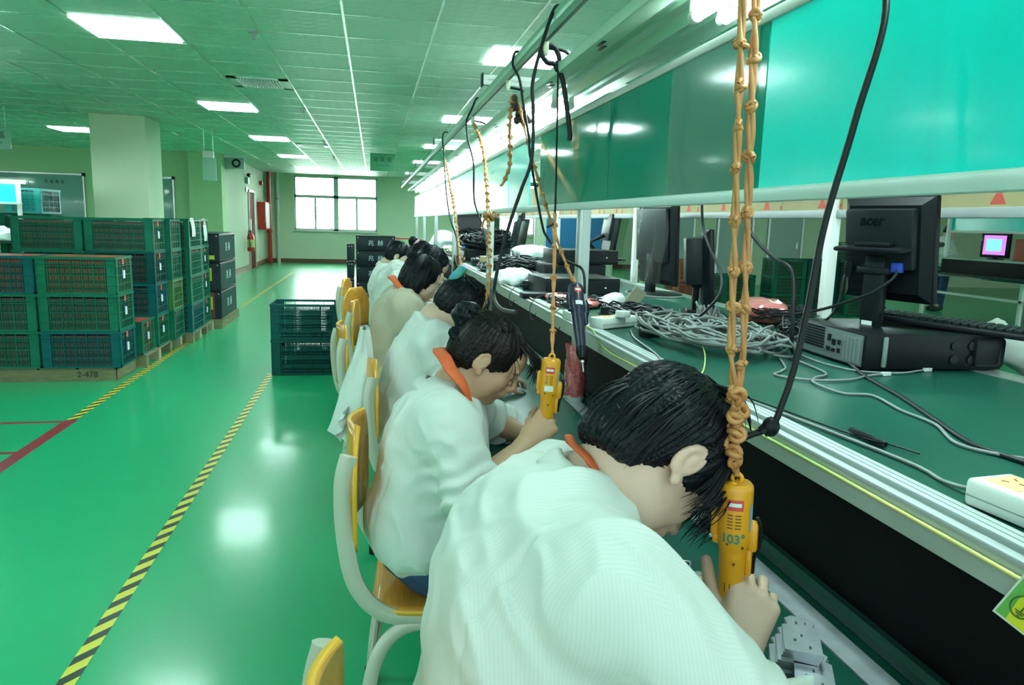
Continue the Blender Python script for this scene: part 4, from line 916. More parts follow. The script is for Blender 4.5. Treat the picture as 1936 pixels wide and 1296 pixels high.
p1, Rm, hd, org = person('worker in a white striped smock, short black hair, head bowed, nearest the camera', (.420, .975, 1.075), 2, 62, -14, 1.02, (.325, .985, 1.02), (.235, .93, .90), (.185, .90, .575),
    (.275, .765, .975), (.465, .66, .80), (.512, .862, .812), (.30, 1.13, .965), (.42, 1.20, .80), (.55, 1.07, .785),
    handR=dict(F=(.38, .22, .90), N=(-.36, -.91, .15), side=1, s=1.0, curl=((.0, .08, .12), (.55, 1.0, .6), (.7, 1.15, .7), (.8, 1.2, .7)), base=(.0, .35, .35, .4), thumb=(.62, .28, .05, .12), spread=.20),
    handL=dict(F=(.25, -.9, -.1), N=(0, .1, 1), side=1, s=1.0, curl=((.4, .6, .5),)*4, thumb=(.5, .5, .2, .3)), jm=M_jk, hs=.0032, hj=.0042, cuffR=.18, girth=.99, hr=1.04, wrinkle=1.0, seed=2)
hair_for(p1, Rm, hd, org, 1.02, 'short', 3, M_hair, .0028, 900, p1_extra)
o = collar(p1, 'inner_collar', V3(.335, .985, 1.025), (.75, 0, -.45), (.35, 0, .9), M_or, rx=.076, ry=.070, lift=.030, drop=.10, width=.028, down=.25, flare=.4, span=155); fix_parent(o, org)
o = collar(p1, 'smock_collar', V3(.325, .985, 1.008), (.75, 0, -.45), (.35, 0, .9), M_jk, rx=.084, ry=.077, lift=.028, drop=.10, width=.042, down=.85, flare=.45, span=145); fix_parent(o, org)
# ---- second worker
def p2_extra(mb, w, m):
    L = [[(.07, -.01, .09), (.125, -.02, .075), (.148, -.03, .03)], [(.06, -.04, .09), (.115, -.045, .07), (.130, -.055, .025)], [(.07, .03, .09), (.13, .02, .07), (.155, .01, .03)]]
    strands(mb, w, L, m, 14, .007, .0016); strands(mb, w, [[(.08, .02, .09), (.15, .01, .06), (.165, .0, .01)], [(.05, -.06, .06), (.085, -.085, .035), (.10, -.078, .0)]], m, 5, .006, .0010, 6)
p2, Rm, hd, org = person('worker with black hair in a messy bun, white striped smock with orange collar, second nearest', (.298, 1.865, 1.052), -13, 34, -2, .93, (.215, 1.865, .985), (.165, 1.85, .80), (.13, 1.84, .56),
    (.18, 1.695, .905), (.215, 1.61, .765), (.385, 1.705, .862), (.215, 2.02, .90), (.36, 2.09, .80), (.46, 1.95, .795),
    handR=dict(F=(.66, .30, .60), N=(-.25, -.93, .25), side=1, s=.95, curl=((.1, .35, .25), (.75, 1.0, .6), (.85, 1.15, .7), (.85, 1.15, .7)), base=(.0, .2, .3, .35), thumb=(.42, .55, .1, .2), spread=.08),
    handL=dict(F=(.0, -.93, -.15), N=(.3, .0, 1), side=1, s=.95, curl=((.5, .5, .3),)*4, base=(.15,)*4, thumb=(.45, .6, .2, .3), spread=.07), jm=M_jk, skin=M_skin2, hs=.0035, hj=.0045, cuffR=.12, cuffL=.10, trousers=M_jean, girth=.97, hr=.98, seed=5, ta=.037)
ho, w = hair_for(p2, Rm, hd, org, .93, 'bun', 11, M_hairb, .0032, 700, p2_extra)
def bun(w, c, r, seed, m, par, org, Rm, squash=1.0):
    b = Body(); rr = np.random.default_rng(seed)
    for i in range(16):
        d = rr.normal(size=3); d /= np.linalg.norm(d); d[0] *= squash; b.ell(w(*(np.array(c)+d*r*.55)), (r*.52, r*.46, r*.5), Rm, .008)
    v, q = b.mesh(.0035, lambda P: -.003*ridge(P, 45, seed), dmax=.005); o = to_obj('hair_bun', v, q, m, par)
    mb = MB()
    for i in range(90):
        d = rr.normal(size=3); d /= np.linalg.norm(d); e = rr.normal(size=3); e -= d*(e @ d); e /= np.linalg.norm(e); P = []
        for k in range(7): a = (k-3)*.42; P.append(tuple(w(*(np.array(c)+(d*math.cos(a)+e*math.sin(a))*r*rr.uniform(.93, 1.12)))))
        mb.tube(cat_rom(P, 2), .0012, 4, m, False)
    mb.build('loose_strands', m, o, 60); return o
bun(w, (-.108, .0, .062), .041, 3, M_hair, ho, org, Rm, 1.3)
bun(w, (-.105, -.03, .012), .022, 4, M_hair, ho, org, Rm, 1.3)
o = MB().tube([tuple(w(-.086+.004*math.cos(a*.52), .024*math.cos(a*.52), .056+.024*math.sin(a*.52))) for a in range(13)], .007, 8).build('hair_band', M_band, ho)
o = collar(p2, 'inner_collar', V3(.232, 1.866, 1.000), (.82, -.12, -.52), (.45, 0, .9), M_or, rx=.076, ry=.068, lift=.030, drop=.06, width=.058, down=.42, flare=.62, span=172); fix_parent(o, org)
o = collar(p2, 'smock_collar', V3(.207, 1.866, .952), (.88, -.1, -.32), (.30, 0, .95), M_jk, rx=.090, ry=.082, lift=.015, drop=.09, width=.040, down=.75, flare=.7, span=150); fix_parent(o, org)

# ---- the rest of the row
def seated(label, head, yaw, pitch, roll, s, Y, jm, style, seed, hs=.006, hj=.007, px=.12, dx=0.0, tufts=200, m=None, nx=(-.085, 0, -.06), girth=.97, coll=None, back=(.0, 0), reach=.16):
    head = V3(*head); Rm_ = basis(R_(yaw), R_(pitch), 0); nk = head+Rm_ @ V3(-.05, 0, -.075)+V3(-.02, 0, -.02)
    ch = V3(px+.045+back[0], Y, nk[2]-.175); pel = V3(px, Y, .56)
    p, Rm2, hd, org = person(label, head, yaw, pitch, roll, s, nk, ch, pel, (ch[0]+.02, Y-.165, nk[2]-.08), (ch[0]+.10, Y-.22, .79), (ch[0]+.10+reach, Y-.13, .80), (ch[0]+.03, Y+.165, nk[2]-.08), (ch[0]+.13, Y+.22, .79), (ch[0]+.12+reach, Y+.12, .79),
        handR=dict(F=(.7, .5, .1), N=(0, -.2, 1), side=-1, s=.93, curl=((.4, .5, .4),)*4), handL=dict(F=(.6, -.6, .0), N=(0, 0, 1), side=1, s=.93, curl=((.4, .5, .4),)*4), jm=jm, hs=hs, hj=hj, cuffR=.25, cuffL=.25, girth=girth, seed=seed)
    o, w = hair_for(p, Rm2, hd, org, s, style, seed+20, m, max(.004, hs*.8), tufts)
    if coll: c = collar(p, 'inner_collar', nk+V3(.005, 0, .002), (.88, 0, -.35), (.30, 0, .95), coll, rx=.073, ry=.066, lift=.036, drop=.13, width=.055, down=.42, flare=.60, span=164); fix_parent(c, org)
    else: c = collar(p, 'smock_collar', nk+V3(-.003, 0, -.018), (.88, 0, -.35), (.30, 0, .95), jm, rx=.076, ry=.068, lift=.010, drop=.10, width=.036, down=1.0, flare=.42, span=140); fix_parent(c, org)
    return p, o, w, Rm2, org
p3, ho, w, Rm3, org3 = seated('worker in plain white smock, face hidden, green and blue hair tie, third nearest', (.340, 2.80, 1.075), 6, 44, 0, .95, 2.78, M_jkw, 'pony', 3, .0055, .006, .13, tufts=350, back=(.03, 0))
M_gb = mat('green blue scrunchie', (.10, .50, .20), .6, col2=(.08, .35, .65), scale=40)
o = MB().tube([tuple(w(-.108+.006*math.cos(a*.52), .026*math.cos(a*.52), .085+.026*math.sin(a*.52))) for a in range(13)], .018, 10).build('scrunchie', M_gb, ho)
p4, ho, w, Rm4, org4 = seated('worker in beige smock with orange collar and short black bob, fourth nearest', (.247, 3.72, 1.118), -2, 28, 1, .93, 3.68, M_jkb, 'bob', 8, .0055, .0065, .095, coll=M_or, tufts=420, back=(-.01, 0))
p5, ho, w, _, _ = seated('worker mostly hidden, only the black hair top shows behind the bob', (.360, 4.58, 1.13), 0, 40, 0, .95, 4.58, M_jkw, 'short', 13, .008, .009, .13, tufts=120)
p6, ho, w, R6, o6 = seated('worker in bright white smock with a bun in pink hair tie', (.345, 5.35, 1.135), 0, 42, 0, .95, 5.35, M_jkw, 'pony', 17, .008, .009, .12, tufts=120)
bun(w, (-.125, 0, .05), .036, 6, M_hair, ho, o6, R6, 1.2)
MB().tube([tuple(w(-.098+.006*math.cos(a*.52), .026*math.cos(a*.52), .055+.026*math.sin(a*.52))) for a in range(13)], .018, 8).build('scrunchie', mat('pink scrunchie', (.75, .38, .5), .7), ho)
p7, ho, w, _, _ = seated('farthest worker of the row, white smock, dark hair tied back, face in profile', (.205, 6.15, 1.105), -6, 26, 0, .97, 6.12, M_jkw, 'bun', 23, .008, .009, .08, tufts=120, back=(-.02, 0))
# opposite side and the standing worker in the next aisle
def standing(label, x, y, face, seed):
    c = math.cos(face); sn = math.sin(face); r = lambda f, l, z: V3(x+f*c-l*sn, y+f*sn+l*c, z)
    p, Rm2, hd, org = person(label, r(.07, 0, 1.50), math.degrees(face), 30, 0, .97, r(.0, 0, 1.37), r(-.01, 0, 1.20), r(0, 0, .88), r(.0, -.17, 1.28), r(.08, -.24, 1.04), r(.28, -.16, 1.0), r(.0, .17, 1.28), r(.08, .24, 1.04), r(.28, .16, 1.0),
        handR=dict(F=(c, sn, 0), N=(0, 0, 1), side=-1, curl=((.4, .5, .4),)*4), handL=dict(F=(c, sn, 0), N=(0, 0, 1), side=1, curl=((.4, .5, .4),)*4), jm=M_jkw, hs=.009, hj=.01, cuffR=.5, cuffL=.5, trousers=M_jean, seed=seed,
        kn=[(r(.02, -.10, .47), r(.0, -.10, .08)), (r(.02, .10, .47), r(.0, .10, .08))])
    hair_for(p, Rm2, hd, org, .97, 'short', seed, M_hair, .007, 80); return p
standing('standing person in white smock and blue jeans in the next aisle right of the monitor', 10.45, 11.7, R_(-20), 31)
b_ = (2.62, 1.75)
po, Rmo, hdo, orgo = person('worker on the far bench side, white sleeve reaching over the keyboard', (2.36, 1.70, 1.28), 180, 30, 0, .97, (2.46, 1.70, 1.17), (2.52, 1.70, 1.0), (2.60, 1.70, .60),
    (2.50, 1.87, 1.10), (2.25, 1.98, .98), (2.00, 2.06, 1.09), (2.50, 1.53, 1.10), (2.22, 1.46, .98), (1.99, 1.60, 1.08),
    handR=dict(F=(-.95, .1, .05), N=(0, 0, 1), side=1, curl=((.3, .4, .3),)*4), handL=dict(F=(-.95, .1, 0), N=(0, 0, 1), side=-1, curl=((.3, .4, .3),)*4), jm=M_jkw, hs=.006, hj=.007, cuffR=.72, cuffL=.72, seed=41, hr=1.0,
    kn=[((2.22, 1.59, .56), (2.26, 1.58, .09)), ((2.22, 1.81, .56), (2.26, 1.82, .09))])
hair_for(po, Rmo, hdo, orgo, .97, 'short', 44, M_hair, .006, 80)
# ================================================================ chairs
M_steel = mat('cream enamelled steel', (.50, .52, .42), .22, coat=.6); M_ply = mat('varnished plywood', (.74, .34, .05), .3, col2=(.64, .27, .035), scale=12, stretch=(14, 1, 1.5), coat=.5); M_plye = mat('plywood edge', (.78, .42, .03), .4)
def make_chair(label, loc, rz=0.0):
    """origin on the floor under the seat centre; faces +x; width along y"""
    t = thing('school_chair', label, 'chair', loc, rz, 'plywood chairs at the bench')
    for s in (-1, 1):
        y = s*.175
        pth = cat_rom([(-.225, y*.93, .845), (-.24, y*.95, .77), (-.235, y*.97, .64), (-.21, y, .52), (-.15, y, .445), (-.06, y, .425), (.20, y, .425)], 6)
        MB().tube(pth, .019, 10, flat=(.62, 1.15)).build('back_tube', M_steel, t)
        pth = cat_rom([(-.20, y*1.12, .012), (-.185, y*1.1, .18), (-.16, y*1.05, .32), (-.10, y, .395), (.0, y, .41), (.13, y, .405), (.20, y*1.03, .33), (.22, y*1.1, .16), (.235, y*1.12, .012)], 6)
        MB().tube(pth, .017, 10, flat=(.7, 1.1)).build('leg', M_steel, t)
        for x in (-.20, .235): MB().cyl((x, y*1.12, 0), (x, y*1.12, .045), .021, n=10).build('foot_cap', M_blk, t)
    for q0, q1 in (((-.185, -.19, .20), (-.185, .19, .20)), ((-.06, -.175, .41), (-.06, .175, .41)), ((.13, -.175, .405), (.13, .175, .405))): MB().tube([q0, q1], .011, 8).build('stretcher', M_steel, t)
    # curved plywood back: rounded shield
    P = []; nb, na = 13, 15
    for i in range(nb):
        u = i/(nb-1); z = .60+.295*u; hw = .185*(1-.55*max(0, (u-.45)/.55)**2.6)*(1-.10*(1-u)**3); row = []
        for j in range(na): v = -1+2*j/(na-1); row.append((-.204+.012*v*v*0-.030*(1-v*v)+.012*(1-u)*0, hw*v, z))
        P.append(row)
    top = [(x, y, z) for x, y, z in P[-1]]
    o = MB().grid(P).build('backrest', M_ply, t, 60); md = o.modifiers.new('thickness', 'SOLIDIFY'); md.thickness = .011; md.offset = 1; o.data.materials.append(M_plye); md.material_offset_rim = 1
    P = []
    for i in range(13):
        u = i/12; x = -.175+.375*u; hw = .19*(1-.22*abs(2*u-1)**5); P.append([(x, hw*(-1+2*j/12), .437+.012*(u-.35)**2*4-.010*(1-(2*j/12-1)**2)-(.02*(u-.85)/.15 if u > .85 else 0)) for j in range(13)])
    o = MB().grid(P).build('seat', M_ply, t, 60); md = o.modifiers.new('thickness', 'SOLIDIFY'); md.thickness = .012; md.offset = 1; o.data.materials.append(M_plye); md.material_offset_rim = 1
    b = MB()
    for s in (-1, 1):
        for z in (.68, .80): b.ball((-.222+.0, s*.155, z), .006, n=8).ball((-.252, s*.165, z), .006, n=8)
    b.build('bolt', M_alu, t)
    return t
ch = make_chair('plywood chair with cream steel frame under the second nearest worker', (.175, 1.84, 0), R_(-4))
dup(ch, (.168, .755, 0), R_(2), 'plywood chair of the nearest worker, only its back corner in view')
dup(ch, (.21, 2.74, 0), R_(4), 'plywood chair of the third worker, pale coat hanging behind it')
dup(ch, (.06, 3.62, 0), R_(8), 'plywood chair of the worker in beige with a bob')
dup(ch, (.10, 4.55, 0), R_(-6), 'plywood chair farther back, turned so its wide back shows')
dup(ch, (.05, 5.35, 0), R_(-30), 'plywood chair behind the pair of bent workers, back facing us')
dup(ch, (-.02, 6.2, 0), R_(-12), 'plywood chair farthest from us, beside the black box stack')
# coat hanging over the third chair
def coat():
    P = []; r = np.random.default_rng(4)
    for i in range(26):
        u = i/25; z = 1.0-.42*u; row = []
        for j in range(25):
            a = 2*math.pi*j/24; rx = .012+.055*min(1, u*1.6)+.03*u*u; ry = .07+.07*u
            f = .010*math.sin(a*5+u*4)+.007*math.sin(a*9-u*7)+.006*math.sin(a*3+u*11)
            row.append((-.035+(rx+f*(.4+u))*math.cos(a)-.03*u, 2.76+(ry+f)*math.sin(a), z+.02*math.sin(a*2+1)*u))
        row[-1] = row[0]; P.append(row)
    b = MB().grid(P); b.add([P[-1][j] for j in range(24)], [tuple(range(24))]); o = b.build('coat', M_jkw, None, 80)
    md = o.modifiers.new('s', 'SUBSURF'); md.levels = 1; md.render_levels = 1; return o
c = coat(); tag(c, 'pale creased smock coat hanging behind the third chair', 'coat')
P = []
for i in range(12):
    u = i/11; P.append([(-.115+.05*math.sin(v*2)+.012*math.sin(u*14+v*5)-.02*u, 2.62+.23*v+.01*math.sin(u*9), .70-.11*u+.02*math.sin(v*9)) for v in [k/9 for k in range(10)]])
o = MB().grid(P).build('sleeve', M_jkw, c, 80)
st = thing('stool', 'stool of the worker on the far bench side', 'stool', (2.66, 1.70, 0)); MB().lathe([(.001, .40), (.15, .40), (.16, .41), (.16, .435), (.001, .44)], 20).build('seat', M_ply, st)
for i in range(4): a = .785+i*1.57; MB().tube([(.10*math.cos(a), .10*math.sin(a), .40), (.15*math.cos(a), .15*math.sin(a), 0)], .012, 8).build('leg', M_steel, st)
# ================================================================ hanging screwdrivers, cords, ropes
M_yel = mat('yellow-orange plastic', (.80, .36, .012), .36, col2=(.74, .32, .01), scale=14, coat=.2); M_yeld = mat('dark marks', (.10, .05, .01), .7); M_lab = mat('red label', (.65, .07, .05), .45); M_labw = mat('white label', (.75, .82, .80), .45)
M_grease = mat('green ink', (.02, .22, .17), .6); M_navy = mat('navy plastic', (.012, .018, .045), .35); M_cord = mat('black cord', (.008, .012, .013), .42, spec=.25)
M_rub = mat('amber elastic', (.54, .25, .08), .45, col2=(.43, .18, .05), scale=40, coat=.2, sss=.05); M_hook = mat('pale hook', (.62, .66, .50), .4)
def driver(loc, label, tilt=(0, 0), rz=0.0, mbody=None, s=1.0, mark=None, small=False):
    mbd = mbody or M_yel; t = thing('electric_screwdriver', label, 'screwdriver', loc, rz, None); t.rotation_euler = (tilt[0], tilt[1], rz); t.scale = (s, s, s)
    # local z down from the top loop at 0
    pr = [(.001, 0), (.020, -.001), (.0235, -.005), (.0245, -.010), (.0245, -.075), (.0235, -.090), (.0205, -.100), (.0195, -.106), (.0185, -.150), (.0175, -.165), (.0155, -.205), (.0150, -.222), (.001, -.222)]
    MB().lathe(pr, 28).build('body', mbd, t, 30)
    MB().lathe([(.001, -.222), (.0165, -.2225), (.0165, -.245), (.010, -.262), (.0045, -.264), (.004, -.268), (.001, -.268)], 18).build('chuck', M_blk, t)
    MB().lathe([(.001, -.268), (.0052, -.268), (.0052, -.276), (.0022, -.278), (.0022, -.302), (.0016, -.306), (.001, -.306)], 10).build('bit', M_alu, t)
    b = MB(); b.tube(cat_rom([(-.004, 0, -.004), (-.006, 0, .006), (.002, 0, .011), (.007, 0, .005), (.004, 0, -.004)], 4), .003, 8); b.ball((-.006, -.012, -.001), .007, .006, .004, 10); b.build('loop', mbd, t)
    b = MB()   # side ears and trigger rail
    b.rbox(-.033, -.021, -.009, .009, -.085, -.035, .005); b.rbox(-.030, -.020, -.007, .007, -.096, -.083, .003); b.build('side_ear', mbd, t)
    b = MB(); b.rbox(.019, .0335, -.010, .010, -.104, -.058, .006); b.rbox(.0175, .027, -.008, .008, -.142, -.100, .004); b.build('trigger_housing', mbd, t)
    MB().tube(cat_rom([(.031, 0, -.052), (.0365, 0, -.066), (.036, 0, -.092), (.030, 0, -.112), (.0285, 0, -.138)], 4), .0028, 8).build('trigger', M_blk, t)
    if not small:
        A = lambda a, r, z: frame((r*math.cos(a), r*math.sin(a), z), (-math.sin(a), math.cos(a), 0), (0, 0, 1))
        def patch(a0, a1, z0, z1, r, nm, m):
            P = [[(r*math.cos(a), r*math.sin(a), z) for a in np.linspace(a0, a1, 8)] for z in (z0, z1)]; MB().grid(P).build(nm, m, t, 60)
        patch(-2.05, -1.10, -.037, -.021, .0249, 'warning_label', M_lab); patch(-1.95, -1.22, -.031, -.0255, .0251, 'label_stripe', M_labw)
        if mark is None: patch(-2.05, -1.10, -.083, -.069, .0249, 'white_label', M_labw)
        patch(-.62, -.25, -.07, -.030, .0249, 'side_label', mat('blue grey label', (.25, .36, .45), .5))
        b = MB()
        for k in range(5):
            for a0, a1 in ((-2.0, -1.68), (-1.55, -1.2)):
                P = [[(.0249*math.cos(a), .0249*math.sin(a), -.044-k*.0048+dz) for a in np.linspace(a0, a1, 5)] for dz in (-.0008, .0008)]; b.grid(P)
        b.build('vent', M_yeld, t)
        b = MB(); 
        for a, z in ((-1.95, -.089), (-1.0, -.093), (-1.5, -.118)): b.ball((.0232*math.cos(a), .0232*math.sin(a), z), .0022, n=8)
        for a in (-2.1, -1.7, -1.3, -.9):
            b.obox(A(a, .0178, -.158), .0012, .014, .0012)
        b.build('screw', M_yeld, t)
        if mark:
            r = .0248; txt = bpy.data.curves.new('t', 'FONT'); txt.body = mark; txt.size = .019; txt.extrude = .0003; txt.align_x = 'CENTER'; txt.offset = .0004; to = bpy.data.objects.new('t', txt); COL.objects.link(to)
            me = bpy.data.meshes.new_from_object(to.evaluated_get(bpy.context.evaluated_depsgraph_get())); bpy.data.objects.remove(to)
            for v in me.vertices: a = -1.62+v.co.x/r; rr = r-.0002+v.co.z; v.co = Vector((rr*math.cos(a), rr*math.sin(a), -.086+v.co.y))
            me.materials.clear(); me.materials.append(M_grease); link('ink_mark', me, t)
    return t
D1 = (.513, .905, 1.052)
driver(D1, 'yellow electric screwdriver with green ink mark, held by the nearest worker', (0, R_(-1.5)), R_(-28), mark='103°')
D2 = (.445, 1.742, 1.072)
driver(D2, 'yellow electric screwdriver held by the second nearest worker', (R_(-2), R_(3)), R_(-16), mark=None)
D3 = (.405, 2.62, 1.078)
driver(D3, 'yellow electric screwdriver seen just behind the head of the bun-haired worker', (0, 0), R_(-10), mark=None)
# the navy driver tied up against the post
driver((.703, 2.455, 1.195), 'dark navy electric screwdriver hanging tilted beside the bench post', (R_(-38), R_(4)), 0, M_navy, 1.12, mark=None)
def knot(b, c, r, seed, m=None):
    rr = np.random.default_rng(seed)
    for k in range(3):
        ax = rr.normal(size=3); ax /= np.linalg.norm(ax); u = np.cross(ax, [0, 0, 1.01]); u /= np.linalg.norm(u); v = np.cross(ax, u); o = rr.normal(0, r*.25, 3)
        b.tube([tuple(np.array(c)+o+(u*math.cos(a)+v*math.sin(a))*r) for a in np.linspace(0, 6.28, 13)], r*.55, 7, m, False)
def rope(name, label, pts, r, knots=.06, seed=1, strands=1, gap=.0, m=None, cat='cord', group='knotted elastic bands carrying the screwdrivers'):
    m = m or M_rub; P = np.array(cat_rom(pts, 16)); seg = np.linalg.norm(np.diff(P, axis=0), axis=1); L = np.concatenate([[0], np.cumsum(seg)]); b = MB(); rr = np.random.default_rng(seed)
    for st in range(strands):
        off = np.array([(st-(strands-1)/2)*gap, 0, 0]); n = max(8, int(L[-1]/.008)); S = np.linspace(0, L[-1], n); Q = np.stack([np.interp(S, L, P[:, i]) for i in range(3)], 1); nx = knots*rr.uniform(.4, 1)
        fade = np.clip(np.minimum(S, L[-1]-S)/.08, .15, 1); Q = Q+off*fade[:, None]
        for a_, sg in ((0, 1), (math.pi, -1)):
            Z = Q.copy(); Z[:, 0] += np.cos(S*38+a_+st)*r*.42; Z[:, 1] += np.sin(S*38+a_+st)*r*.42; b.tube([tuple(x) for x in Z], [r*.62*(1+.15*math.sin(i*.9)) for i in range(n)], 7, m)
        if knots:
            s = nx
            while s < L[-1]-.02:
                c = np.array([np.interp(s, L, P[:, i]) for i in range(3)])+off*np.interp(s, S, fade); knot(b, c, r*1.05, int(s*1000)+st, m); s += knots*rr.uniform(.75, 1.3)
    return tag(b.build(name, m, None, 60), label, cat, group)
HR = (.553, 1.985)
rope('elastic_strap', 'double knotted amber elastic holding the nearest screwdriver', [(.468, .905, 2.0), (.474, .905, 1.7), (.494, .905, 1.30), (.502, .905, 1.16)], .0058, .062, 2, 2, .0185)
b = MB(); rr = np.random.default_rng(5)
for k in range(9): knot(b, (.503+rr.normal(0, .005), .905+rr.normal(0, .004), 1.185-k*.0125), .0085, k+40, M_rub)
b.tube([(.505, .905, 1.085), (.511, .905, 1.068), (.512, .905, 1.06)], .005, 8, M_rub); b.tube([(.500, .903, 1.085), (.508, .904, 1.068)], .004, 8, M_rub)
tag(b.build('elastic_knot', M_rub, None, 60), 'thick knotted clump of amber elastic just above the nearest screwdriver', 'knot')
rope('elastic_strap', 'amber elastic running straight down to the second screwdriver', [(.512, 2.03, 1.44), (.494, 1.947, 1.336), (.462, 1.812, 1.167), (.447, 1.744, 1.083)], .0055, .09, 3, 1)
rope('elastic_strap', 'amber elastic slanting from the dark knot to the navy screwdriver', [(.60, 3.10, 1.93), (.63, 2.95, 1.70), (.665, 2.70, 1.42), (.69, 2.53, 1.26), (.703, 2.46, 1.205)], .006, .07, 4, 1)
rope('elastic_strap', 'dangling loose amber elastic with a bent lower end', [(.575, 3.10, 1.94), (.57, 3.10, 1.80), (.575, 3.10, 1.66), (.55, 3.10, 1.58), (.535, 3.09, 1.565)], .007, .035, 6, 1)
rope('elastic_strap', 'knotted amber elastic to the third screwdriver, bow half way down', [(.565, 4.2, 1.965), (.55, 3.7, 1.75), (.50, 3.2, 1.45), (.44, 2.75, 1.2), (.406, 2.63, 1.09)], .0065, .055, 7, 1)
b = MB(); knot(b, (.497, 3.17, 1.435), .016, 3, M_rub); b.tube(cat_rom([(.49, 3.17, 1.44), (.475, 3.16, 1.41), (.468, 3.16, 1.385)], 4), .006, 7, M_rub); b.tube(cat_rom([(.50, 3.17, 1.44), (.525, 3.16, 1.455), (.53, 3.16, 1.43)], 4), .006, 7, M_rub); tag(b.build('elastic_knot', M_rub, None, 60), 'tied bow knot on the elastic of the third screwdriver', 'knot')
rope('elastic_strap', 'far thin amber elastic hanging beyond the third one', [(.56, 5.9, 1.90), (.55, 5.3, 1.65), (.53, 4.7, 1.38), (.50, 4.15, 1.12)], .007, .07, 9, 1)
M_dk = mat('dark rubber bands', (.07, .035, .035), .5)
b = MB(); rr = np.random.default_rng(2)
for k in range(12): knot(b, (.585+.05*rr.random()*(k > 4), 3.10, 1.93-.009*k+rr.normal(0, .006)), .010, k+9, M_dk)
b.tube(cat_rom([(.60, 3.1, 1.90), (.63, 3.08, 1.86), (.65, 3.06, 1.83)], 4), .012, 8, M_dk)
tag(b.build('band_bundle', M_dk, None, 60), 'bundle of dark twisted bands tied under the second hook', 'knot')
# hooks on the rail
def hook(x, y, z, label):
    t = thing('rail_hook', label, 'hook', (x, y, z), 0, 'plastic hooks under the rail')
    MB().rbox(-.010, .010, -.010, .010, -.034, .002, .004).ball((0, 0, -.034), .0105, .0105, .012, 10).build('roller', M_hook, t)
    MB().tube([(.011*math.sin(a), 0, -.050+.012*math.cos(a)) for a in np.linspace(.3, 6.0, 12)], .0016, 6).build('wire_ring', M_alu, t)
for y, l in ((2.42, 'first'), (3.10, 'second'), (4.20, 'third'), (5.90, 'fourth'), (.90, 'nearest, above the picture edge')): hook(.557 if y > 1 else .50, y, 2.0, 'pale plastic rail hook, %s one' % l)
tag(MB().rbox(.44, .53, .88, .93, 2.0, 2.03, .004).build('rail_bracket', M_rail), 'small bracket reaching out of the rail above the nearest worker', 'bracket')
# black power cords
def cord(name, label, pts, r=.0045, m=None, n=10, group=None, cat='cable', parent=None):
    o = MB().tube(cat_rom(pts, n), r, 8).build(name, m or M_cord, parent, 60)
    return tag(o, label, cat, group) if parent is None else o
c = cord('power_cable', 'black cord slanting down past the nearest screwdriver, with a cord knob', [(.64, 1.06, 1.905), (.675, 1.0, 1.83), (.667, .90, 1.715), (.640, .90, 1.56), (.610, .90, 1.423), (.597, .90, 1.31), (.583, .90, 1.215), (.570, .90, 1.165), (.562, .90, 1.141), (.548, .905, 1.126), (.53, .91, 1.118), (.505, .915, 1.10), (.498, .92, 1.05)], .0048)
MB().ball((.556, .90, 1.133), .013, .012, .015, 12).cyl((.545, .903, 1.124), (.562, .899, 1.142), .009, n=10).build('cord_knob', M_blk, c)
b = MB()
for k in range(12): b.tube([(.499+.0095*math.cos(a), .918+.0095*math.sin(a), 1.105-k*.0052) for a in np.linspace(0, 6.28, 11)], .0022, 6)
b.build('strain_relief', M_blk, c)
cord('power_cable', 'black cord looping up over the rail then down to the second screwdriver knot', [(.562, 2.2, 2.045), (.545, 2.2, 2.05), (.525, 2.2, 2.03), (.489, 2.2, 1.913), (.470, 2.2, 1.82), (.475, 2.2, 1.745), (.475, 2.2, 1.605), (.445, 2.2, 1.509), (.414, 2.2, 1.412), (.385, 2.2, 1.30), (.36, 2.15, 1.20), (.352, 2.0, 1.17), (.37, 1.85, 1.175)], .0055)
cord('power_cable', 'black cord arching over the rail to the hanging inline plug', [(.575, 2.8, 2.045), (.560, 2.8, 2.045), (.528, 2.8, 2.045), (.520, 2.8, 2.0), (.547, 2.8, 1.949), (.566, 2.8, 1.853), (.591, 2.8, 1.737), (.60, 2.8, 1.658), (.653, 2.8, 1.416), (.668, 2.75, 1.354), (.70, 2.60, 1.28), (.74, 2.50, 1.25), (.735, 2.44, 1.17)], .005)
cord('power_cable', 'thin black cord dropping straight behind the second screwdriver elastic', [(.602, 2.42, 1.925), (.556, 2.217, 1.672), (.512, 2.03, 1.44), (.500, 2.0, 1.41), (.48, 1.99, 1.40)], .003)
c = cord('cord_loop', 'black doubled cord loop hanging from the first hook', [(.606, 2.42, 1.915), (.604, 2.42, 1.955), (.585, 2.42, 1.985), (.555, 2.42, 1.985), (.545, 2.42, 1.96), (.565, 2.42, 1.935), (.59, 2.42, 1.93), (.612, 2.42, 1.90), (.625, 2.42, 1.86), (.640, 2.42, 1.78), (.652, 2.42, 1.71), (.650, 2.42, 1.69)], .0085)
MB().ball((.60, 2.42, 1.925), .013, .012, .02, 10).build('cord_knot', M_cord, c)
for k, (p, r_) in enumerate([([(.562, 3.9, 2.045), (.535, 3.9, 2.05), (.513, 3.9, 2.0), (.484, 3.9, 1.93), (.494, 3.9, 1.835), (.525, 3.9, 1.714), (.534, 3.9, 1.52), (.555, 3.7, 1.38), (.53, 3.3, 1.22), (.42, 2.66, 1.12), (.40, 2.62, 1.085)], .005), ([(.565, 5.5, 2.04), (.53, 5.5, 2.06), (.505, 5.5, 2.02), (.51, 5.4, 1.85), (.50, 5.1, 1.6), (.50, 4.8, 1.42), (.53, 4.7, 1.3), (.51, 4.4, 1.15)], .005)]):
    cord('power_cable', ['black cord arching over the rail beside the bow-knotted elastic', 'far black cord waving down beyond the bow-knotted elastic'][k], p, r_)
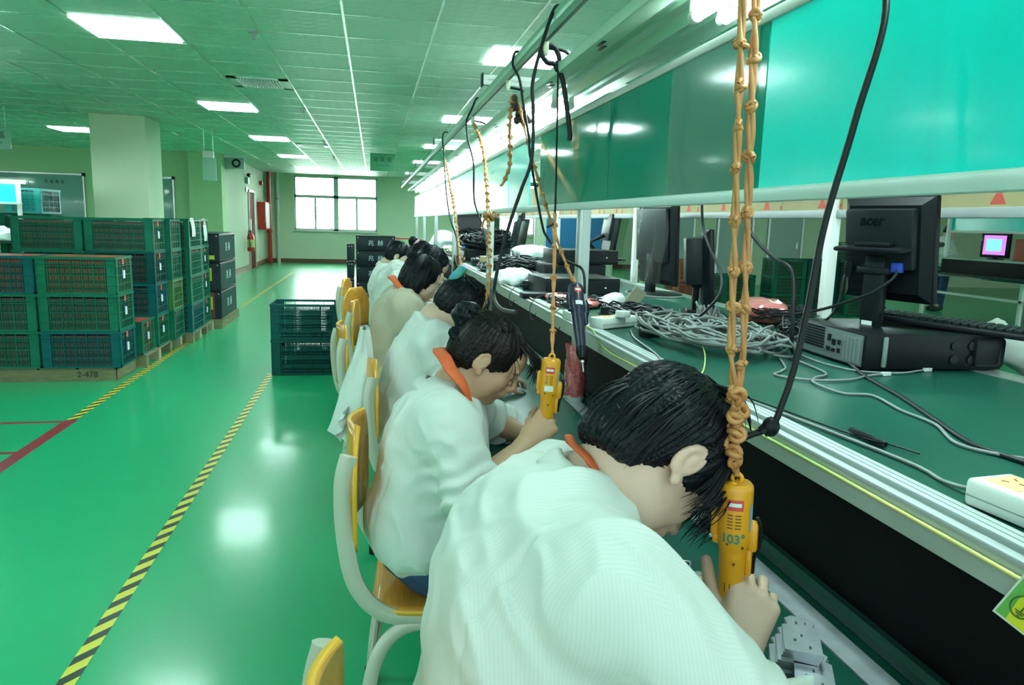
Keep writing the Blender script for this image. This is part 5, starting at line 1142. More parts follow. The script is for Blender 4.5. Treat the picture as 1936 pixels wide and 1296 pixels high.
for k, y in enumerate((1.78, 2.46, 3.2, 4.3)):
    cord('power_cable', 'short black cord bridging from rail to hood, %s from us' % ['first', 'second', 'third', 'fourth'][k], [(.562, y, 1.99), (.60, y-.01, 1.985), (.635, y-.02, 1.975), (.66, y-.02, 1.945)], .005)
# ================================================================ things on the upper shelf
SZ = 1.026
M_pc = mat('black pc case', (.004, .006, .008), .38, spec=.2); M_pcg = mat('grey pc metal', (.22, .27, .27), .4, .6); M_dk2 = mat('dark grey plastic', (.009, .013, .015), .42, spec=.2); M_scr = mat('off screen', (.01, .012, .014), .12)
M_gcab = mat('grey network cable', (.17, .20, .19), .5, spec=.3); M_rj = mat('clear plug', (.7, .78, .78), .15, alpha=.75); M_blue = mat('blue plug', (.02, .05, .35), .4)
def place(x, y, z, rz=0.0): return Matrix.Translation((x, y, z)) @ Matrix.Rotation(rz, 4, 'Z')
# the PC the screen stands on
pc = thing('desktop_computer', 'black desktop computer lying under the near monitor, grey rear panel towards us', 'computer', (1.35, 1.749, SZ), R_(-3))
MB().rbox(0, .43, 0, .345, .004, .105, .004).build('case', M_pc, pc)
b = MB(); b.box(-.003, 0, .012, .333, .010, .098); b.build('rear_panel', M_pcg, pc)
b = MB()
for i in range(5): b.box(-.0055, -.003, .022+i*.0165, .033+i*.0165, .016, .088)
b.build('slot_cover', mat('slot metal', (.35, .42, .42), .35, .7), pc)
b = MB()
for i in range(14):
    for j in range(8): b.box(-.0042, -.0028, .20+i*.0085, .2065+i*.0085, .030+j*.0085, .0365+j*.0085)
b.build('vent', M_blk, pc); tag(pc.children[-1], kind='stuff')
b = MB()
for y, z, w, h in ((.115, .03, .012, .014), (.115, .055, .012, .014), (.14, .03, .016, .010), (.14, .05, .016, .018), (.165, .03, .018, .012), (.165, .06, .014, .02)): b.box(-.006, -.003, y, y+w, z, z+h)
b.build('port', M_blk, pc)
MB().rbox(.05, .062, -.010, .0, .012, .098, .003).build('side_latch', mat('pale ridge', (.16, .22, .19), .4), pc)
for i in range(2):
    for j in range(2): MB().lathe([(.001, 0), (.013, 0), (.013, .003), (.001, .004)], 16, None, frame((.275+i*.055, -.001, .033+j*.04), (1, 0, 0), (0, 0, 1))).build('front_jack', M_dk2, pc)
MB().rbox(.335, .425, -.004, .0, .012, .098, .012).build('end_cover', M_dk2, pc)
# the near monitor, seen from behind
def monitor(name_label, x, y, z, yaw, w=.36, h=.30, tilt=-8, stand='base', logo=None, sticker=False, zc=None, film=False, deep=0.0):
    """faces +x before yaw; origin on what it stands on"""
    t = thing('computer_monitor', name_label, 'monitor', (x, y, z), yaw); hz = zc or (.105+h/2)
    T = Matrix.Translation((0, 0, hz)) @ Matrix.Rotation(R_(tilt), 4, 'Y')
    MB().rbox(0, .022, -w/2, w/2, -h/2, h/2, .006, None, T).build('bezel', M_pc, t)
    MB().box(.0222, .0232, -w/2+.015, w/2-.015, -h/2+.018, h/2-.018).build('screen', M_scr, t); t.children[-1].matrix_local = T
    bm_ = MB(); a = w/2-.004; c = h/2-.004; a2 = w/2-.03; c2 = h/2-.03
    vs = [(0, -a, -c), (0, a, -c), (0, a, c), (0, -a, c), (-.022, -a2, -c2), (-.022, a2, -c2), (-.022, a2, c-.022), (-.022, -a2, c-.022)]
    bm_.add([T @ Vector(v) for v in vs], [(0, 4, 5, 1), (1, 5, 6, 2), (2, 6, 7, 3), (3, 7, 4, 0), (4, 7, 6, 5)]); bm_.build('back_shell', M_pc, t, 20)
    MB().rbox(-.048-deep, -.020, -a2+.005, a2-.005, -.055 if h < .4 else -.1, c-.03, .008, None, T).build('back_housing', M_dk2, t)
    if stand == 'base':
        MB().rbox(-.052, -.025, -.035, .035, .012, hz-.02, .006).build('neck', M_dk2, t); MB().rbox(-.062, -.02, -.055, .055, hz-.075, hz-.055, .006).build('hinge', M_dk2, t)
        b = MB(); b.rbox(-.10, .10, -.115, .115, 0, .014, .006); b.rbox(-.075, .0, -.06, .06, .012, .026, .006); b.build('stand', M_pc, t)
    if stand == 'oval':
        MB().rbox(-.045, -.015, -.04, .04, .012, hz-.05, .006).build('neck', M_pc, t); MB().lathe([(.001, 0), (.15, 0), (.155, .004), (.14, .012), (.001, .02)], 30, None, Matrix.Scale(1.25, 4, (0, 1, 0))).build('stand', M_dk2, t)
        MB().lathe([(.150, .002), (.158, .002), (.158, .007), (.150, .007)], 30, None, Matrix.Scale(1.25, 4, (0, 1, 0))).build('stand_rim', M_alu, t)
    if logo: lettering(logo, .046, T @ Matrix.Translation((-.0485, .02, c-.065)) @ Matrix.Rotation(R_(-90), 4, 'Z') @ Matrix.Rotation(R_(90), 4, 'X'), mat('logo black', (.003, .003, .004), .15), t, shear=.25, bold=.0012)
    if sticker:
        b = MB(); b.box(-.0492, -.0482, -.045, .03, -.02, .042, M_blk).box(-.0498, -.0490, -.012, .025, .0, .034, M_labw).box(-.0498, -.0490, -.042, .025, -.012, -.002, M_labw)
        for k in range(4): b.box(-.0502, -.0496, -.038+k*.006, -.036+k*.006, -.011, -.004, M_blk)
        b.build('rating_sticker', M_labw, t, None); t.children[-1].matrix_local = T
        b = MB()
        for yy, zz in ((-.05, .06), (.05, .06), (-.05, -.04), (.05, -.04)): b.ball((-.0485, yy, zz), .003, n=8)
        b.build('screw', M_pc, t); t.children[-1].matrix_local = T
    return t
mon = monitor('square black monitor seen from behind with brand lettering, on the near desktop computer', 1.530, 1.935, SZ+.106, R_(15), .30, .315, -7, 'base', 'acer', True, zc=.232)
MB().tube(cat_rom([(-.045, .09, .18), (-.06, .095, .13), (-.065, .1, .06), (-.08, .13, .0), (-.10, .2, -.02)], 6), .0045, 8).build('power_lead', M_cord, mon)
b = MB(); b.tube(cat_rom([(-.045, -.07, .19), (-.055, -.075, .155), (-.085, -.04, .11), (-.11, .02, .075), (-.13, .10, .04), (-.14, .2, .01)], 6), .0045, 8); b.build('video_lead', M_cord, mon); MB().rbox(-.052, -.038, -.09, -.055, .165, .195, .003).build('blue_plug', M_blue, mon); MB().rbox(-.06, -.04, .075, .10, .14, .19, .004).build('power_plug', M_blk, mon)
kb = thing('keyboard', 'black keyboard lying across the near desktop computer and overhanging it', 'keyboard', (1.715, 1.865, SZ+.108), R_(-58.5)); kb.rotation_euler = (0, R_(2), R_(-58))
MB().rbox(-.23, .23, -.08, .08, 0, .018, .005).build('body', M_pc, kb)
b = MB()
for i in range(20):
    for j in range(5): b.rbox(-.219+i*.0221, -.201+i*.0221, -.062+j*.024, -.043+j*.024, .016, .026, .002, None, None, 1)
b.build('keys', M_dk2, kb); tag(kb.children[-1], kind='stuff')
monitor('thin black monitor turned edge-on to us, standing low beside the cable heap', 1.445, 2.96, SZ, R_(-22), .36, .36, -4, 'base', zc=.20, deep=.045)
m3 = monitor('large black monitor wrapped in glossy clear film, oval base', 1.585, 3.88, SZ, R_(8), .40, .46, -3, 'oval', zc=.29)
b = MB(); P = []
for i in range(16):
    u = i/15; P.append([(-.085+.022*math.sin(v*17+u*3)-.012*math.sin(u*7+v*5), -.20+.40*v, .07+.46*u) for v in [k/15 for k in range(16)]])
b.grid(P).build('clear_film', mat('glossy clear film', (.30, .30, .26), .08, alpha=.09, coat=1.0), m3, 80)
monitor('black monitor on a bent arm stand beyond the wrapped monitor', 1.80, 5.35, SZ+.13, R_(-8), .40, .36, 8, 'none', zc=.19)
t = COL.objects[-1]
for o_ in list(COL.objects):
    if o_.get('label', '').startswith('black monitor on a bent arm'): MB().tube([(-.05, 0, .18), (-.17, 0, .12), (-.07, 0, .0), (.05, 0, -.0)], .018, 10).rbox(-.12, .10, -.12, .12, -.01, .004, .004).build('arm', M_pc, o_)
for (x, y, yaw, w, h, z, l) in ((1.30, 6.4, -25, .36, .32, .0, 'black monitor leaning back among far clutter, right one'), (1.52, 7.4, -10, .40, .34, .05, 'grey black monitor upright among the far clutter'), (1.1, 8.6, -70, .36, .34, .05, 'far narrow dark monitor near the white posts'), (1.6, 9.6, -20, .4, .34, .05, 'farthest black monitor on the shelf')):
    monitor(l, x, y, SZ+z, R_(yaw), w, h, 10 if 'leaning' in l else 0, 'base')
def pcbox(x, y, z, w, d, h, rz, l, m=None):
    t = thing('computer_case', l, 'computer', (x, y, z), R_(rz)); MB().rbox(-w/2, w/2, -d/2, d/2, 0, h, .004).build('case', m or M_pc, t); MB().box(-w/2+.01, w/2-.01, -d/2-.003, -d/2, h*.2, h*.85).build('front_plate', M_dk2, t); MB().ball((w*.3, -d/2-.003, h*.5), .006, n=8).build('button', M_alug, t); return t
pcbox(1.09, 3.86, SZ, .42, .36, .10, 3, 'flat black computer case beside the main post'); pcbox(1.28, 4.62, SZ, .40, .36, .13, -4, 'second flat black computer case, farther')
pcbox(1.34, 4.60, SZ+.132, .40, .34, .09, 5, 'black case stacked on the second flat case'); pcbox(1.2, 6.0, SZ, .40, .36, .10, 4, 'low black case in the far clutter'); pcbox(1.05, 7.2, SZ, .36, .4, .12, 8, 'black case with cable heap on it'); pcbox(1.35, 8.3, SZ, .42, .36, .14, -6, 'flat grey computer case among the far clutter', mat('grey case', (.25, .31, .30), .5)); pcbox(1.25, 9.6, SZ, .42, .4, .16, 0, 'farthest grey computer case on the shelf', MATS['grey case'])
# tangles
def tangle(name, label, c, rx, ry, h, n, r, m, seed, loops=(1, 3), kind='stuff', flat=.5):
    rr = np.random.default_rng(seed); b = MB()
    for k in range(n):
        ax = rr.uniform(.35, 1)*rx; ay = rr.uniform(.35, 1)*ry; ox = rr.uniform(-1, 1)*(rx-ax); oy = rr.uniform(-1, 1)*(ry-ay); tw = rr.uniform(0, 6.28); zz = rr.uniform(0, 1)*h*flat; ph = rr.uniform(0, 6.28); th0 = rr.uniform(0, 6.28); lp = rr.uniform(*loops); N_ = int(16*lp); P = []
        for i in range(N_+1):
            a = th0+6.283*lp*i/N_; k1 = 1+.12*math.sin(a*2.3+ph); x = ax*k1*math.cos(a); y = ay*k1*math.sin(a); P.append((c[0]+ox+x*math.cos(tw)-y*math.sin(tw)*ax/ay*.9, c[1]+oy+x*math.sin(tw)*ay/ax*.9+y*math.cos(tw), c[2]+r+zz+(h-zz)*.5*(1+math.sin(a*1.37+ph))*rr.uniform(.2, 1)*.9))
        b.tube(cat_rom(P, 2), r, 6, m, False)
    return tag(b.build(name, m, None, 60), label, 'cables', None, kind)
tangle('cable_tangle', 'big tangle of grey network cables on the green shelf', (1.12, 2.24, SZ), .21, .38, .085, 17, .0042, M_gcab, 3)
tangle('cable_tangle', 'upright twist of grey cable ends in the big tangle', (1.20, 2.42, SZ), .05, .06, .12, 4, .0042, M_gcab, 9)
tangle('cable_tangle', 'black leads tangled behind the white power strip', (1.10, 2.85, SZ), .14, .22, .05, 14, .004, M_cord, 5)
tangle('cable_tangle', 'black knot of leads beside the near computer', (1.42, 2.17, SZ), .06, .10, .09, 14, .0035, M_cord, 6)
tangle('cable_tangle', 'thin dark wires on the pink bag', (1.66, 2.75, SZ+.02), .16, .22, .06, 16, .002, M_cord, 7)
tangle('cable_tangle', 'dark wire heap beyond the post', (1.15, 5.3, SZ), .30, .35, .14, 34, .006, M_cord, 8)
tangle('cable_tangle', 'far dark wire heap on the black case', (1.1, 7.2, SZ+.12), .25, .35, .14, 26, .008, M_cord, 10)
tangle('cable_tangle', 'farthest wire heap before the window', (1.35, 9.0, SZ+.14), .3, .8, .16, 30, .010, M_cord, 11)
tangle('cable_tangle', 'black leads right of the post foot shelf', (.98, 3.35, SZ), .14, .2, .04, 12, .004, M_cord, 12)
tangle('cable_tangle', 'pale tangled wires near the apron far away', (.90, 8.2, SZ), .10, .8, .09, 22, .007, mat('pale wires', (.5, .5, .38), .5), 14)
tangle('cable_tangle', 'loose brown wires dangling past the apron edge', (.80, 6.9, SZ-.1), .05, .3, .18, 16, .006, mat('brown wires', (.12, .07, .04), .5), 15)
S1 = SZ+.004
def cab(l, pts, r=.0034, m=None, cat='cable'): return cord('cable', l, pts, r, m or M_gcab, 8, None, cat)
c1 = cab('grey cable ending in two clear plugs before the near computer', [(1.27, 2.1, S1), (1.14, 1.80, S1), (1.05, 1.70, S1), (1.12, 1.63, S1), (1.22, 1.63, S1), (1.30, 1.67, S1), (1.362, 1.69, S1)])
MB().rbox(-.012, .014, -.006, .006, -.004, .006, .001, None, place(1.375, 1.69, S1, .1)).build('plug', M_rj, c1)
c1 = cab('grey cable lying along the computer foot with a clear plug end', [(1.30, 1.98, S1), (1.29, 1.85, S1), (1.32, 1.74, S1), (1.42, 1.70, S1), (1.50, 1.725, S1), (1.53, 1.735, S1)], .0028)
MB().rbox(-.012, .014, -.006, .006, -.004, .006, .001, None, place(1.545, 1.738, S1, .1)).build('plug', M_rj, c1)
cab('grey cable winding across the bare green shelf', [(1.24, 1.95, S1), (1.21, 1.72, S1), (1.14, 1.66, S1), (1.10, 1.60, S1), (1.10, 1.49, S1), (1.16, 1.46, S1), (1.13, 1.33, S1), (1.12, 1.22, S1), (1.06, 1.10, S1), (1.085, 1.03, S1), (1.13, .99, S1), (1.15, .93, S1)])
cab('thick black cable crossing the shelf to the corner plug', [(1.30, 2.25, S1+.01), (1.47, 2.12, S1+.03), (1.40, 1.92, S1+.01), (1.30, 1.68, S1), (1.228, 1.456, S1), (1.158, 1.275, S1), (1.09, 1.10, S1), (1.09, 1.01, S1), (1.10, .96, S1)], .005, M_cord)
tag(MB().rbox(-.022, .022, -.016, .016, 0, .034, .004, None, place(1.115, .925, SZ, .4)).build('power_plug', M_blk), 'black plug at the right picture edge above the power strip', 'plug')
cab('grey cable drooping over the apron edge to the near power strip', [(.93, 2.48, S1), (.88, 2.30, S1), (.84, 2.02, S1), (.795, 1.86, S1), (.757, 1.78, 1.015), (.751, 1.70, 1.0), (.757, 1.62, 1.015), (.80, 1.56, S1), (.83, 1.42, S1), (.865, 1.18, S1), (.885, 1.0, S1), (.875, .92, S1), (.87, .86, S1+.01)])
cab('yellow green earth wire strung along the apron front', [(.779, 2.56, 1.035), (.775, 2.45, 1.035), (.762, 2.25, .999), (.762, 1.95, 1.0), (.762, 1.68, 1.001), (.762, 1.2, 1.006), (.762, .9, 1.006), (.762, .6, 1.004), (.762, .0, 1.0)], .0032, mat('yellow green wire', (.62, .60, .20), .45, col2=(.30, .52, .14), scale=2.2))
cab('thin yellow wire curling on the shelf and over the edge', [(1.10, 2.65, S1+.02), (1.16, 2.72, S1+.03), (1.10, 2.40, S1+.03), (1.02, 2.1, S1+.02), (.985, 1.99, S1+.01), (.93, 1.87, S1), (.86, 1.74, S1), (.80, 1.66, S1), (.765, 1.57, 1.03), (.762, 1.54, 1.012)], .0022, MATS['yellow green wire'])
cab('pale wire lying along the far edge trim', [(.79, 2.7, S1+.004), (.785, 3.4, S1+.003), (.79, 4.2, S1+.004), (.785, 5.2, S1+.003)], .003, mat('pale yellow wire', (.75, .74, .5), .5))
b = MB(); rr = np.random.default_rng(1)
c1 = cab('thin black wire with a wound bundle near the shelf edge', [(.82, 1.50, S1+.004), (.86, 1.36, S1), (.88, 1.24, S1), (.90, 1.16, S1), (.93, 1.09, S1), (.94, 1.05, S1)], .0018, M_cord)
for k in range(6): b.tube([(.905+.004*math.cos(a+k)+.004*math.sin(a), 1.14+.05*math.cos(a), S1+.004+.004*math.sin(a+k)) for a in np.linspace(0, 6.28, 12)], .0016, 5)
b.build('bundle', M_cord, c1)
cab('black cord hanging over the far rail down to the shelf, left one', [(1.20, 2.53, 1.55), (1.20, 2.53, 1.49), (1.20, 2.505, 1.41), (1.19, 2.42, 1.34), (1.18, 2.30, 1.253), (1.15, 2.25, 1.18), (1.10, 2.33, 1.08), (1.0, 2.25, 1.04)], .005, M_cord)
cab('black cord hanging over the far rail down to the shelf, right one', [(1.22, 2.21, 1.58), (1.20, 2.20, 1.49), (1.20, 2.158, 1.40), (1.20, 2.02, 1.33), (1.21, 1.92, 1.29), (1.20, 1.88, 1.16), (1.22, 1.9, 1.06), (1.30, 1.98, 1.035)], .006, M_cord)
M_strip2 = mat('white strip plastic', (.60, .68, .63), .35, coat=.2)
def pstrip(x0, y0, L, label, rz, sockets=3, w=.085, h=.042):
    t = thing('power_strip', label, 'power strip', (x0, y0, SZ), R_(rz)); MB().rbox(-w/2, w/2, -L/2, L/2, 0, h, .008).build('body', M_strip2, t); MB().box(-w/2-.0006, w/2+.0006, -L/2+.004, L/2-.004, .016, .018).build('seam', mat('seam shade', (.2, .28, .26), .6), t)
    for k in range(sockets):
        y = -L/2+L*(k+.6)/(sockets+.2); MB().rbox(-w*.32, w*.32, y-.026, y+.026, h-.002, h+.002, .002).build('socket', mat('amber socket', (.70, .50, .22), .45), t)
        b = MB()
        for dx, dy, a in ((-.010, .008, .6), (.010, .008, -.6), (0, -.010, 0)): b.obox(Matrix.Translation((dx, y+dy, h+.0021)) @ Matrix.Rotation(a, 4, 'Z'), .003, .009, .0012)
        b.build('socket_hole', mat('socket hole', (.25, .1, .05), .6), t)
    return t
pstrip(.895, .70, .30, 'long white power strip with amber sockets at the right edge', 6, 4)
ps = pstrip(.905, 2.60, .20, 'short white power strip with plugs in it beside the post', -62, 2, .07)
tag(MB().lathe([(.001, 0), (.027, 0), (.029, .004), (.028, .022), (.001, .024)], 20, None, place(.925, 2.56, SZ+.044)).build('round_plug', M_strip2), 'round white adapter plugged into the short power strip', 'adapter')
tag(MB().lathe([(.001, 0), (.017, 0), (.019, .004), (.017, .028), (.001, .03)], 16, None, place(.88, 2.64, SZ+.044)).build('round_plug', M_blk), 'round black adapter beside the white one on the short strip', 'adapter')
tag(MB().rbox(-.03, .03, -.05, .05, 0, .035, .004, None, place(.80, 2.80, SZ, .1)).box(-.0, .02, -.03, .0, .035, .06).build('white_adapter', M_strip2), 'small white box left of the main post on the shelf', 'adapter')
t = thing('power_adapter', 'black cube power adapter with white sticker', 'adapter', (.955, 2.36, SZ), R_(15)); MB().rbox(-.03, .03, -.025, .025, 0, .045, .004).build('body', M_blk, t); MB().box(-.012, .016, -.014, .012, .045, .0458).build('sticker', M_labw, t)
# bags and soft bits
def blob(name, label, c, r, m, seed, cat='bag', squ=(1, 1, .5), f=16, amp=.02):
    b = Body(); rr = np.random.default_rng(seed)
    for k in range(5): o = rr.normal(0, r*.35, 3)*np.array(squ); b.ell(np.array(c)+o+V3(0, 0, r*squ[2]*.5), np.array(squ)*r*rr.uniform(.5, .8), None, r*.2)
    v, q = b.mesh(max(.006, r/14), lambda P: -amp*ridge(P, f, seed)*.6, dmax=amp); v[:, 2] = np.maximum(v[:, 2], c[2]+.001); return tag(to_obj(name, v, q, m), label, cat)
M_pink = mat('pink film bag', (.70, .25, .24), .2, coat=.6, col2=(.62, .14, .13), scale=14); M_clr = mat('cloudy white film', (.66, .74, .72), .2, coat=.6); M_bl = mat('blue film bag', (.02, .10, .45), .3, col2=(.05, .2, .6), scale=20); M_rd = mat('red plastic sheet', (.62, .07, .045), .3, coat=.3)
blob('plastic_bag', 'crumpled pink plastic bag with wires, beyond the grey tangle', (1.62, 2.82, SZ), .14, M_pink, 2, squ=(1, 1.2, .45))
blob('plastic_bag', 'pink and red plastic bag left of the main post', (.93, 3.35, SZ), .10, M_pink, 3, squ=(.8, 1.2, .25))
blob('plastic_bag', 'heap of cloudy white plastic film near the shelf edge', (.93, 4.45, SZ), .20, M_clr, 4, squ=(.7, 1.6, .3), f=22)
blob('plastic_bag', 'cloudy plastic film on the far clutter', (1.35, 5.9, SZ+.1), .18, M_clr, 5, squ=(1, 1, .4), f=22)
blob('plastic_bag', 'blue crumpled plastic bag in the far clutter', (1.05, 7.9, SZ), .20, M_bl, 6, squ=(.8, 1.6, .35), f=12)
blob('plastic_bag', 'white crumpled plastic bags at the far shelf end', (1.0, 10.2, SZ), .26, M_clr, 7, squ=(.8, 2.0, .7), f=9, amp=.035)
blob('plastic_bag', 'clear film crumple on the red sheet', (1.14, 3.3, SZ+.01), .07, M_clr, 8, squ=(1, 1, .5), f=30, amp=.012)
tag(MB().rbox(-.19, .19, -.05, .05, 0, .012, .004, M_rd, place(1.10, 3.45, SZ, -.12)).build('red_tray', M_rd), 'narrow flat red plastic tray right of the post', 'tray')
tag(MB().rbox(-.30, .30, -.09, .09, 0, .03, .01, M_rd, place(.35, 13.8, 1.04, .2)).build('red_sheet', M_rd, None), 'red flat lid standing out left of the bench end', 'lid')
tag(MB().box(.10, .6, 13.66, 13.94, 0, 1.035).build('lid_box', M_walld), 'plain box under the red lid at the bench end', 'box')
M_orr = mat('orange foam sheet', (.66, .15, .06), .6)
tag(MB().prism([(0, 0), (.25, -.05), (.27, .1), (.12, .09)], 0, .006, M_orr, place(1.74, 1.61, SZ, -.05)).build('foam_sheet', M_orr), 'orange foam sheet at the right edge by the computer', 'sheet')
tag(MB().prism([(0, 0), (.09, -.02), (.10, .03), (.02, .035)], 0, .006, M_orr, place(1.40, 2.35, SZ, .2)).build('foam_sheet', M_orr), 'small orange foam piece among black leads', 'sheet')
tag(MB().prism([(0, 0), (.06, .0), (.05, .06), (.0, .05)], 0, .006, M_orr, place(1.52, 2.33, SZ, .2)).build('foam_sheet', M_orr), 'second small orange foam piece beside the lead knot', 'sheet')
tag(MB().rbox(-.05, .05, -.08, .08, 0, .09, .004, M_clr, place(.90, 7.2, SZ, .2)).build('white_box', M_strip2), 'small white carton at the far shelf edge', 'box')
tag(MB().box(-.04, .04, -.001, .001, 0, .10).build('foil_card', mat('beige card', (.45, .42, .30), .6), None, None, (1.22, 3.30, SZ)), 'beige card piece leaning beside the red tray', 'card')
bpy.data.objects['foil_card'].rotation_euler = (R_(20), R_(30), R_(20))
for k, (x, y, rz, l, m) in enumerate(((.99, 6.0, .2, 'cardboard flap by the far cases', M_card), (1.28, 5.6, -.3, 'grey green board with black print in the far clutter', M_bbg))):
    tag(MB().rbox(-.1, .1, -.06, .06, 0, .10, .004, m, place(x, y, SZ, rz)).build('small_box', m), l, 'box')
b = MB(); b.rbox(-.13, .13, -.05, .05, .0, .03, .004); tag(b.build('black_module', M_blk, None, 30, (.88, 3.62, SZ)), 'long black module on the shelf left of the post', 'module')
# earth sign at the lower right
es = thing('earth_sign', 'green and yellow sign with an earth symbol at the lower right corner', 'sign', (.757, .695, .95)); es.rotation_euler = (0, 0, 0)
A_ = (0.0, .006, -.017); T_ = frame((0, 0, 0), (0, -.62, .78), (0, -.78, -.62))   # local x runs up the slant
def q_(x, y): return (0, -x*.45-y*.86, x*.89-y*.10)
def quad(b, pts, off, m): b.add([(off, q_(x, y)[1], q_(x, y)[2]) for x, y in pts]+[(off-.0008, q_(x, y)[1], q_(x, y)[2]) for x, y in pts], [tuple(range(len(pts))), tuple(range(2*len(pts)-1, len(pts)-1, -1))]+[(i, (i+1) % len(pts), len(pts)+(i+1) % len(pts), len(pts)+i) for i in range(len(pts))], m)
b = MB(); quad(b, [(0, 0), (.16, 0), (.16, .2), (0, .2)], -.001, M_white); b.build('border', M_white, es, None)
M_sg = mat('sign green', (.16, .52, .10), .4); M_sy = mat('sign yellow', (.80, .78, .04), .4)
b = MB(); quad(b, [(.004, .004), (.156, .004), (.156, .196), (.004, .196)], -.0020, M_sg); b.build('green_field', M_sg, es, None)
arc = [(.004, .050), (.05, .045), (.09, .05), (.12, .07), (.14, .10), (.15, .15), (.152, .196), (.004, .196)]
b = MB(); quad(b, [(.004, .022), (.04, .018), (.08, .026), (.11, .045), (.135, .08), (.15, .13), (.154, .196), (.004, .196)], -.0030, M_sy); b.build('yellow_band', M_sy, es, None)
b = MB(); quad(b, [(.004, .058), (.05, .055), (.08, .065), (.11, .09), (.125, .13), (.13, .196), (.004, .196)], -.0040, M_labw); b.build('white_field', M_labw, es, None)
b = MB(); cx_, cy_ = .035, .030
b.tube([(-.0052, q_(cx_+.017*math.cos(a), cy_+.017*math.sin(a))[1], q_(cx_+.017*math.cos(a), cy_+.017*math.sin(a))[2]) for a in np.linspace(0, 6.283, 25)], .0009, 6)
for l0 in (((-.008, .002), (.012, .002)), ((-.008, -.006), (-.008, .010)), ((-.011, -.003), (-.011, .007)), ((-.014, .0), (-.014, .004))): b.tube([(-.0052, q_(cx_+x, cy_+y)[1], q_(cx_+x, cy_+y)[2]) for x, y in l0], .0008, 5)
b.build('earth_symbol', mat('sign ink', (.05, .12, .03), .6), es)
# metal phone shells on the lower bench
M_sh = mat('stamped metal', (.50, .54, .58), .3, .7, col2=(.42, .46, .5), scale=30); M_shd = mat('stamped dark', (.05, .06, .09), .4, .4)
def shell(x, y, z, rz, label, open_=False, group=None):
    t = thing('metal_shell', label, 'metal part', (x, y, z), rz, group); b = MB()
    if open_:
        for x0, x1, y0, y1 in ((-.05, .05, -.026, -.022), (-.05, .05, .022, .026), (-.05, -.046, -.026, .026), (.046, .05, -.026, .026), (-.02, -.016, -.026, .026), (.016, .02, -.02, .026), (-.05, -.02, -.004, 0), (-.02, .02, .006, .010), (.02, .05, -.006, -.002)): b.rbox(x0, x1, y0, y1, 0, .006, .0008)
    else:
        poly = [(-.05, -.026), (.020, -.026), (.024, -.018), (.040, -.022), (.050, -.012), (.050, .012), (.040, .022), (.024, .018), (.020, .026), (-.05, .026)]; b.prism(poly, 0, .006)
    b.build('plate', M_sh, t, 20); b = MB()
    for px_, py_, w, h in ((-.035, -.01, .008, .003), (-.02, .01, .006, .004), (-.005, .0, .007, .003), (.03, .005, .008, .003), (.032, -.008, .006, .002)): b.box(px_-w/2, px_+w/2, py_-h/2, py_+h/2, .0058, .0063)
    if not open_: b.box(-.0505, .02, -.0265, -.0262, .0, .003)
    b.build('hole', M_shd, t, None); return t
shell(.572, 1.205, .751, R_(62), 'open metal frame part lying farthest of the loose three', True); shell(.590, 1.150, .751, R_(48), 'flat stamped metal shell in the middle of the loose three'); shell(.578, 1.075, .751, R_(60), 'stamped metal shell partly behind the thumb')
shell(.405, 1.83, .751, R_(80), 'small metal shell under the second worker hand')
for k in range(9):
    s_ = shell(.622-.003*(k % 3)+.002*k, .905-.006*k*.3, .751+k*.0066, R_(58+(k % 3)*2), '%s metal shell of the stack by the nearest wrist' % ['lowest', 'second', 'third', 'fourth', 'fifth', 'sixth', 'seventh', 'eighth', 'topmost'][k], False, 'stacked metal shells')
for k in range(6): shell(.628-.002*k, .835, .751+k*.0066, R_(60), '%s shell in the nearer stack at the picture bottom' % ['lowest', 'second', 'third', 'fourth', 'fifth', 'topmost'][k], False, 'stacked metal shells')

rr = np.random.default_rng(77); adap = []
for k in range(22):
    y = 3.9+k*.27+rr.uniform(-.1, .1); x = rr.uniform(.93, 1.5); w, d, h = rr.uniform(.04, .09), rr.uniform(.03, .06), rr.uniform(.03, .07)
    if 3.6 < y < 5 and x > .98: x = rr.uniform(.88, .95)
    t = thing('power_adapter', 'small %s in the far clutter, number of shelf order' % 'box', 'adapter', (x, y, SZ), rr.uniform(0, 3), 'small adapters scattered over the far shelf')
    t['label'] = 'small black or grey adapter scattered in the far shelf clutter'
    MB().rbox(-w/2, w/2, -d/2, d/2, 0, h, .004).build('body', [M_blk, M_pc, M_blk, MATS['grey case'], M_strip2][k % 5], t)
    MB().box(-w*.25, w*.25, -d*.25, d*.25, h, h+.0008).build('sticker', M_labw, t)
for k in range(7):
    y = 4.0+k*.8; tangle('cable_tangle', 'black leads strewn on the far shelf, %s patch from us' % ['first', 'second', 'third', 'fourth', 'fifth', 'sixth', 'seventh'][k], (1.05+.12*math.sin(k*2), y, SZ), .16, .3, .06, 12, .0045+.0008*k, M_cord, 60+k)
for k, (y, z0) in enumerate(((3.0, .0), (3.45, 0), (4.0, 0), (4.55, 0))):
    cab('thin dark wire curling over the apron edge, %s from the post' % ['nearest', 'second', 'third', 'fourth'][k], [(1.0, y+.15, S1+.01), (.90, y+.05, S1+.03), (.80, y, S1+.02), (.756, y-.03, 1.01), (.752, y-.06, .96), (.753, y-.12, .955), (.756, y-.16, .99)], .0022, M_cord)
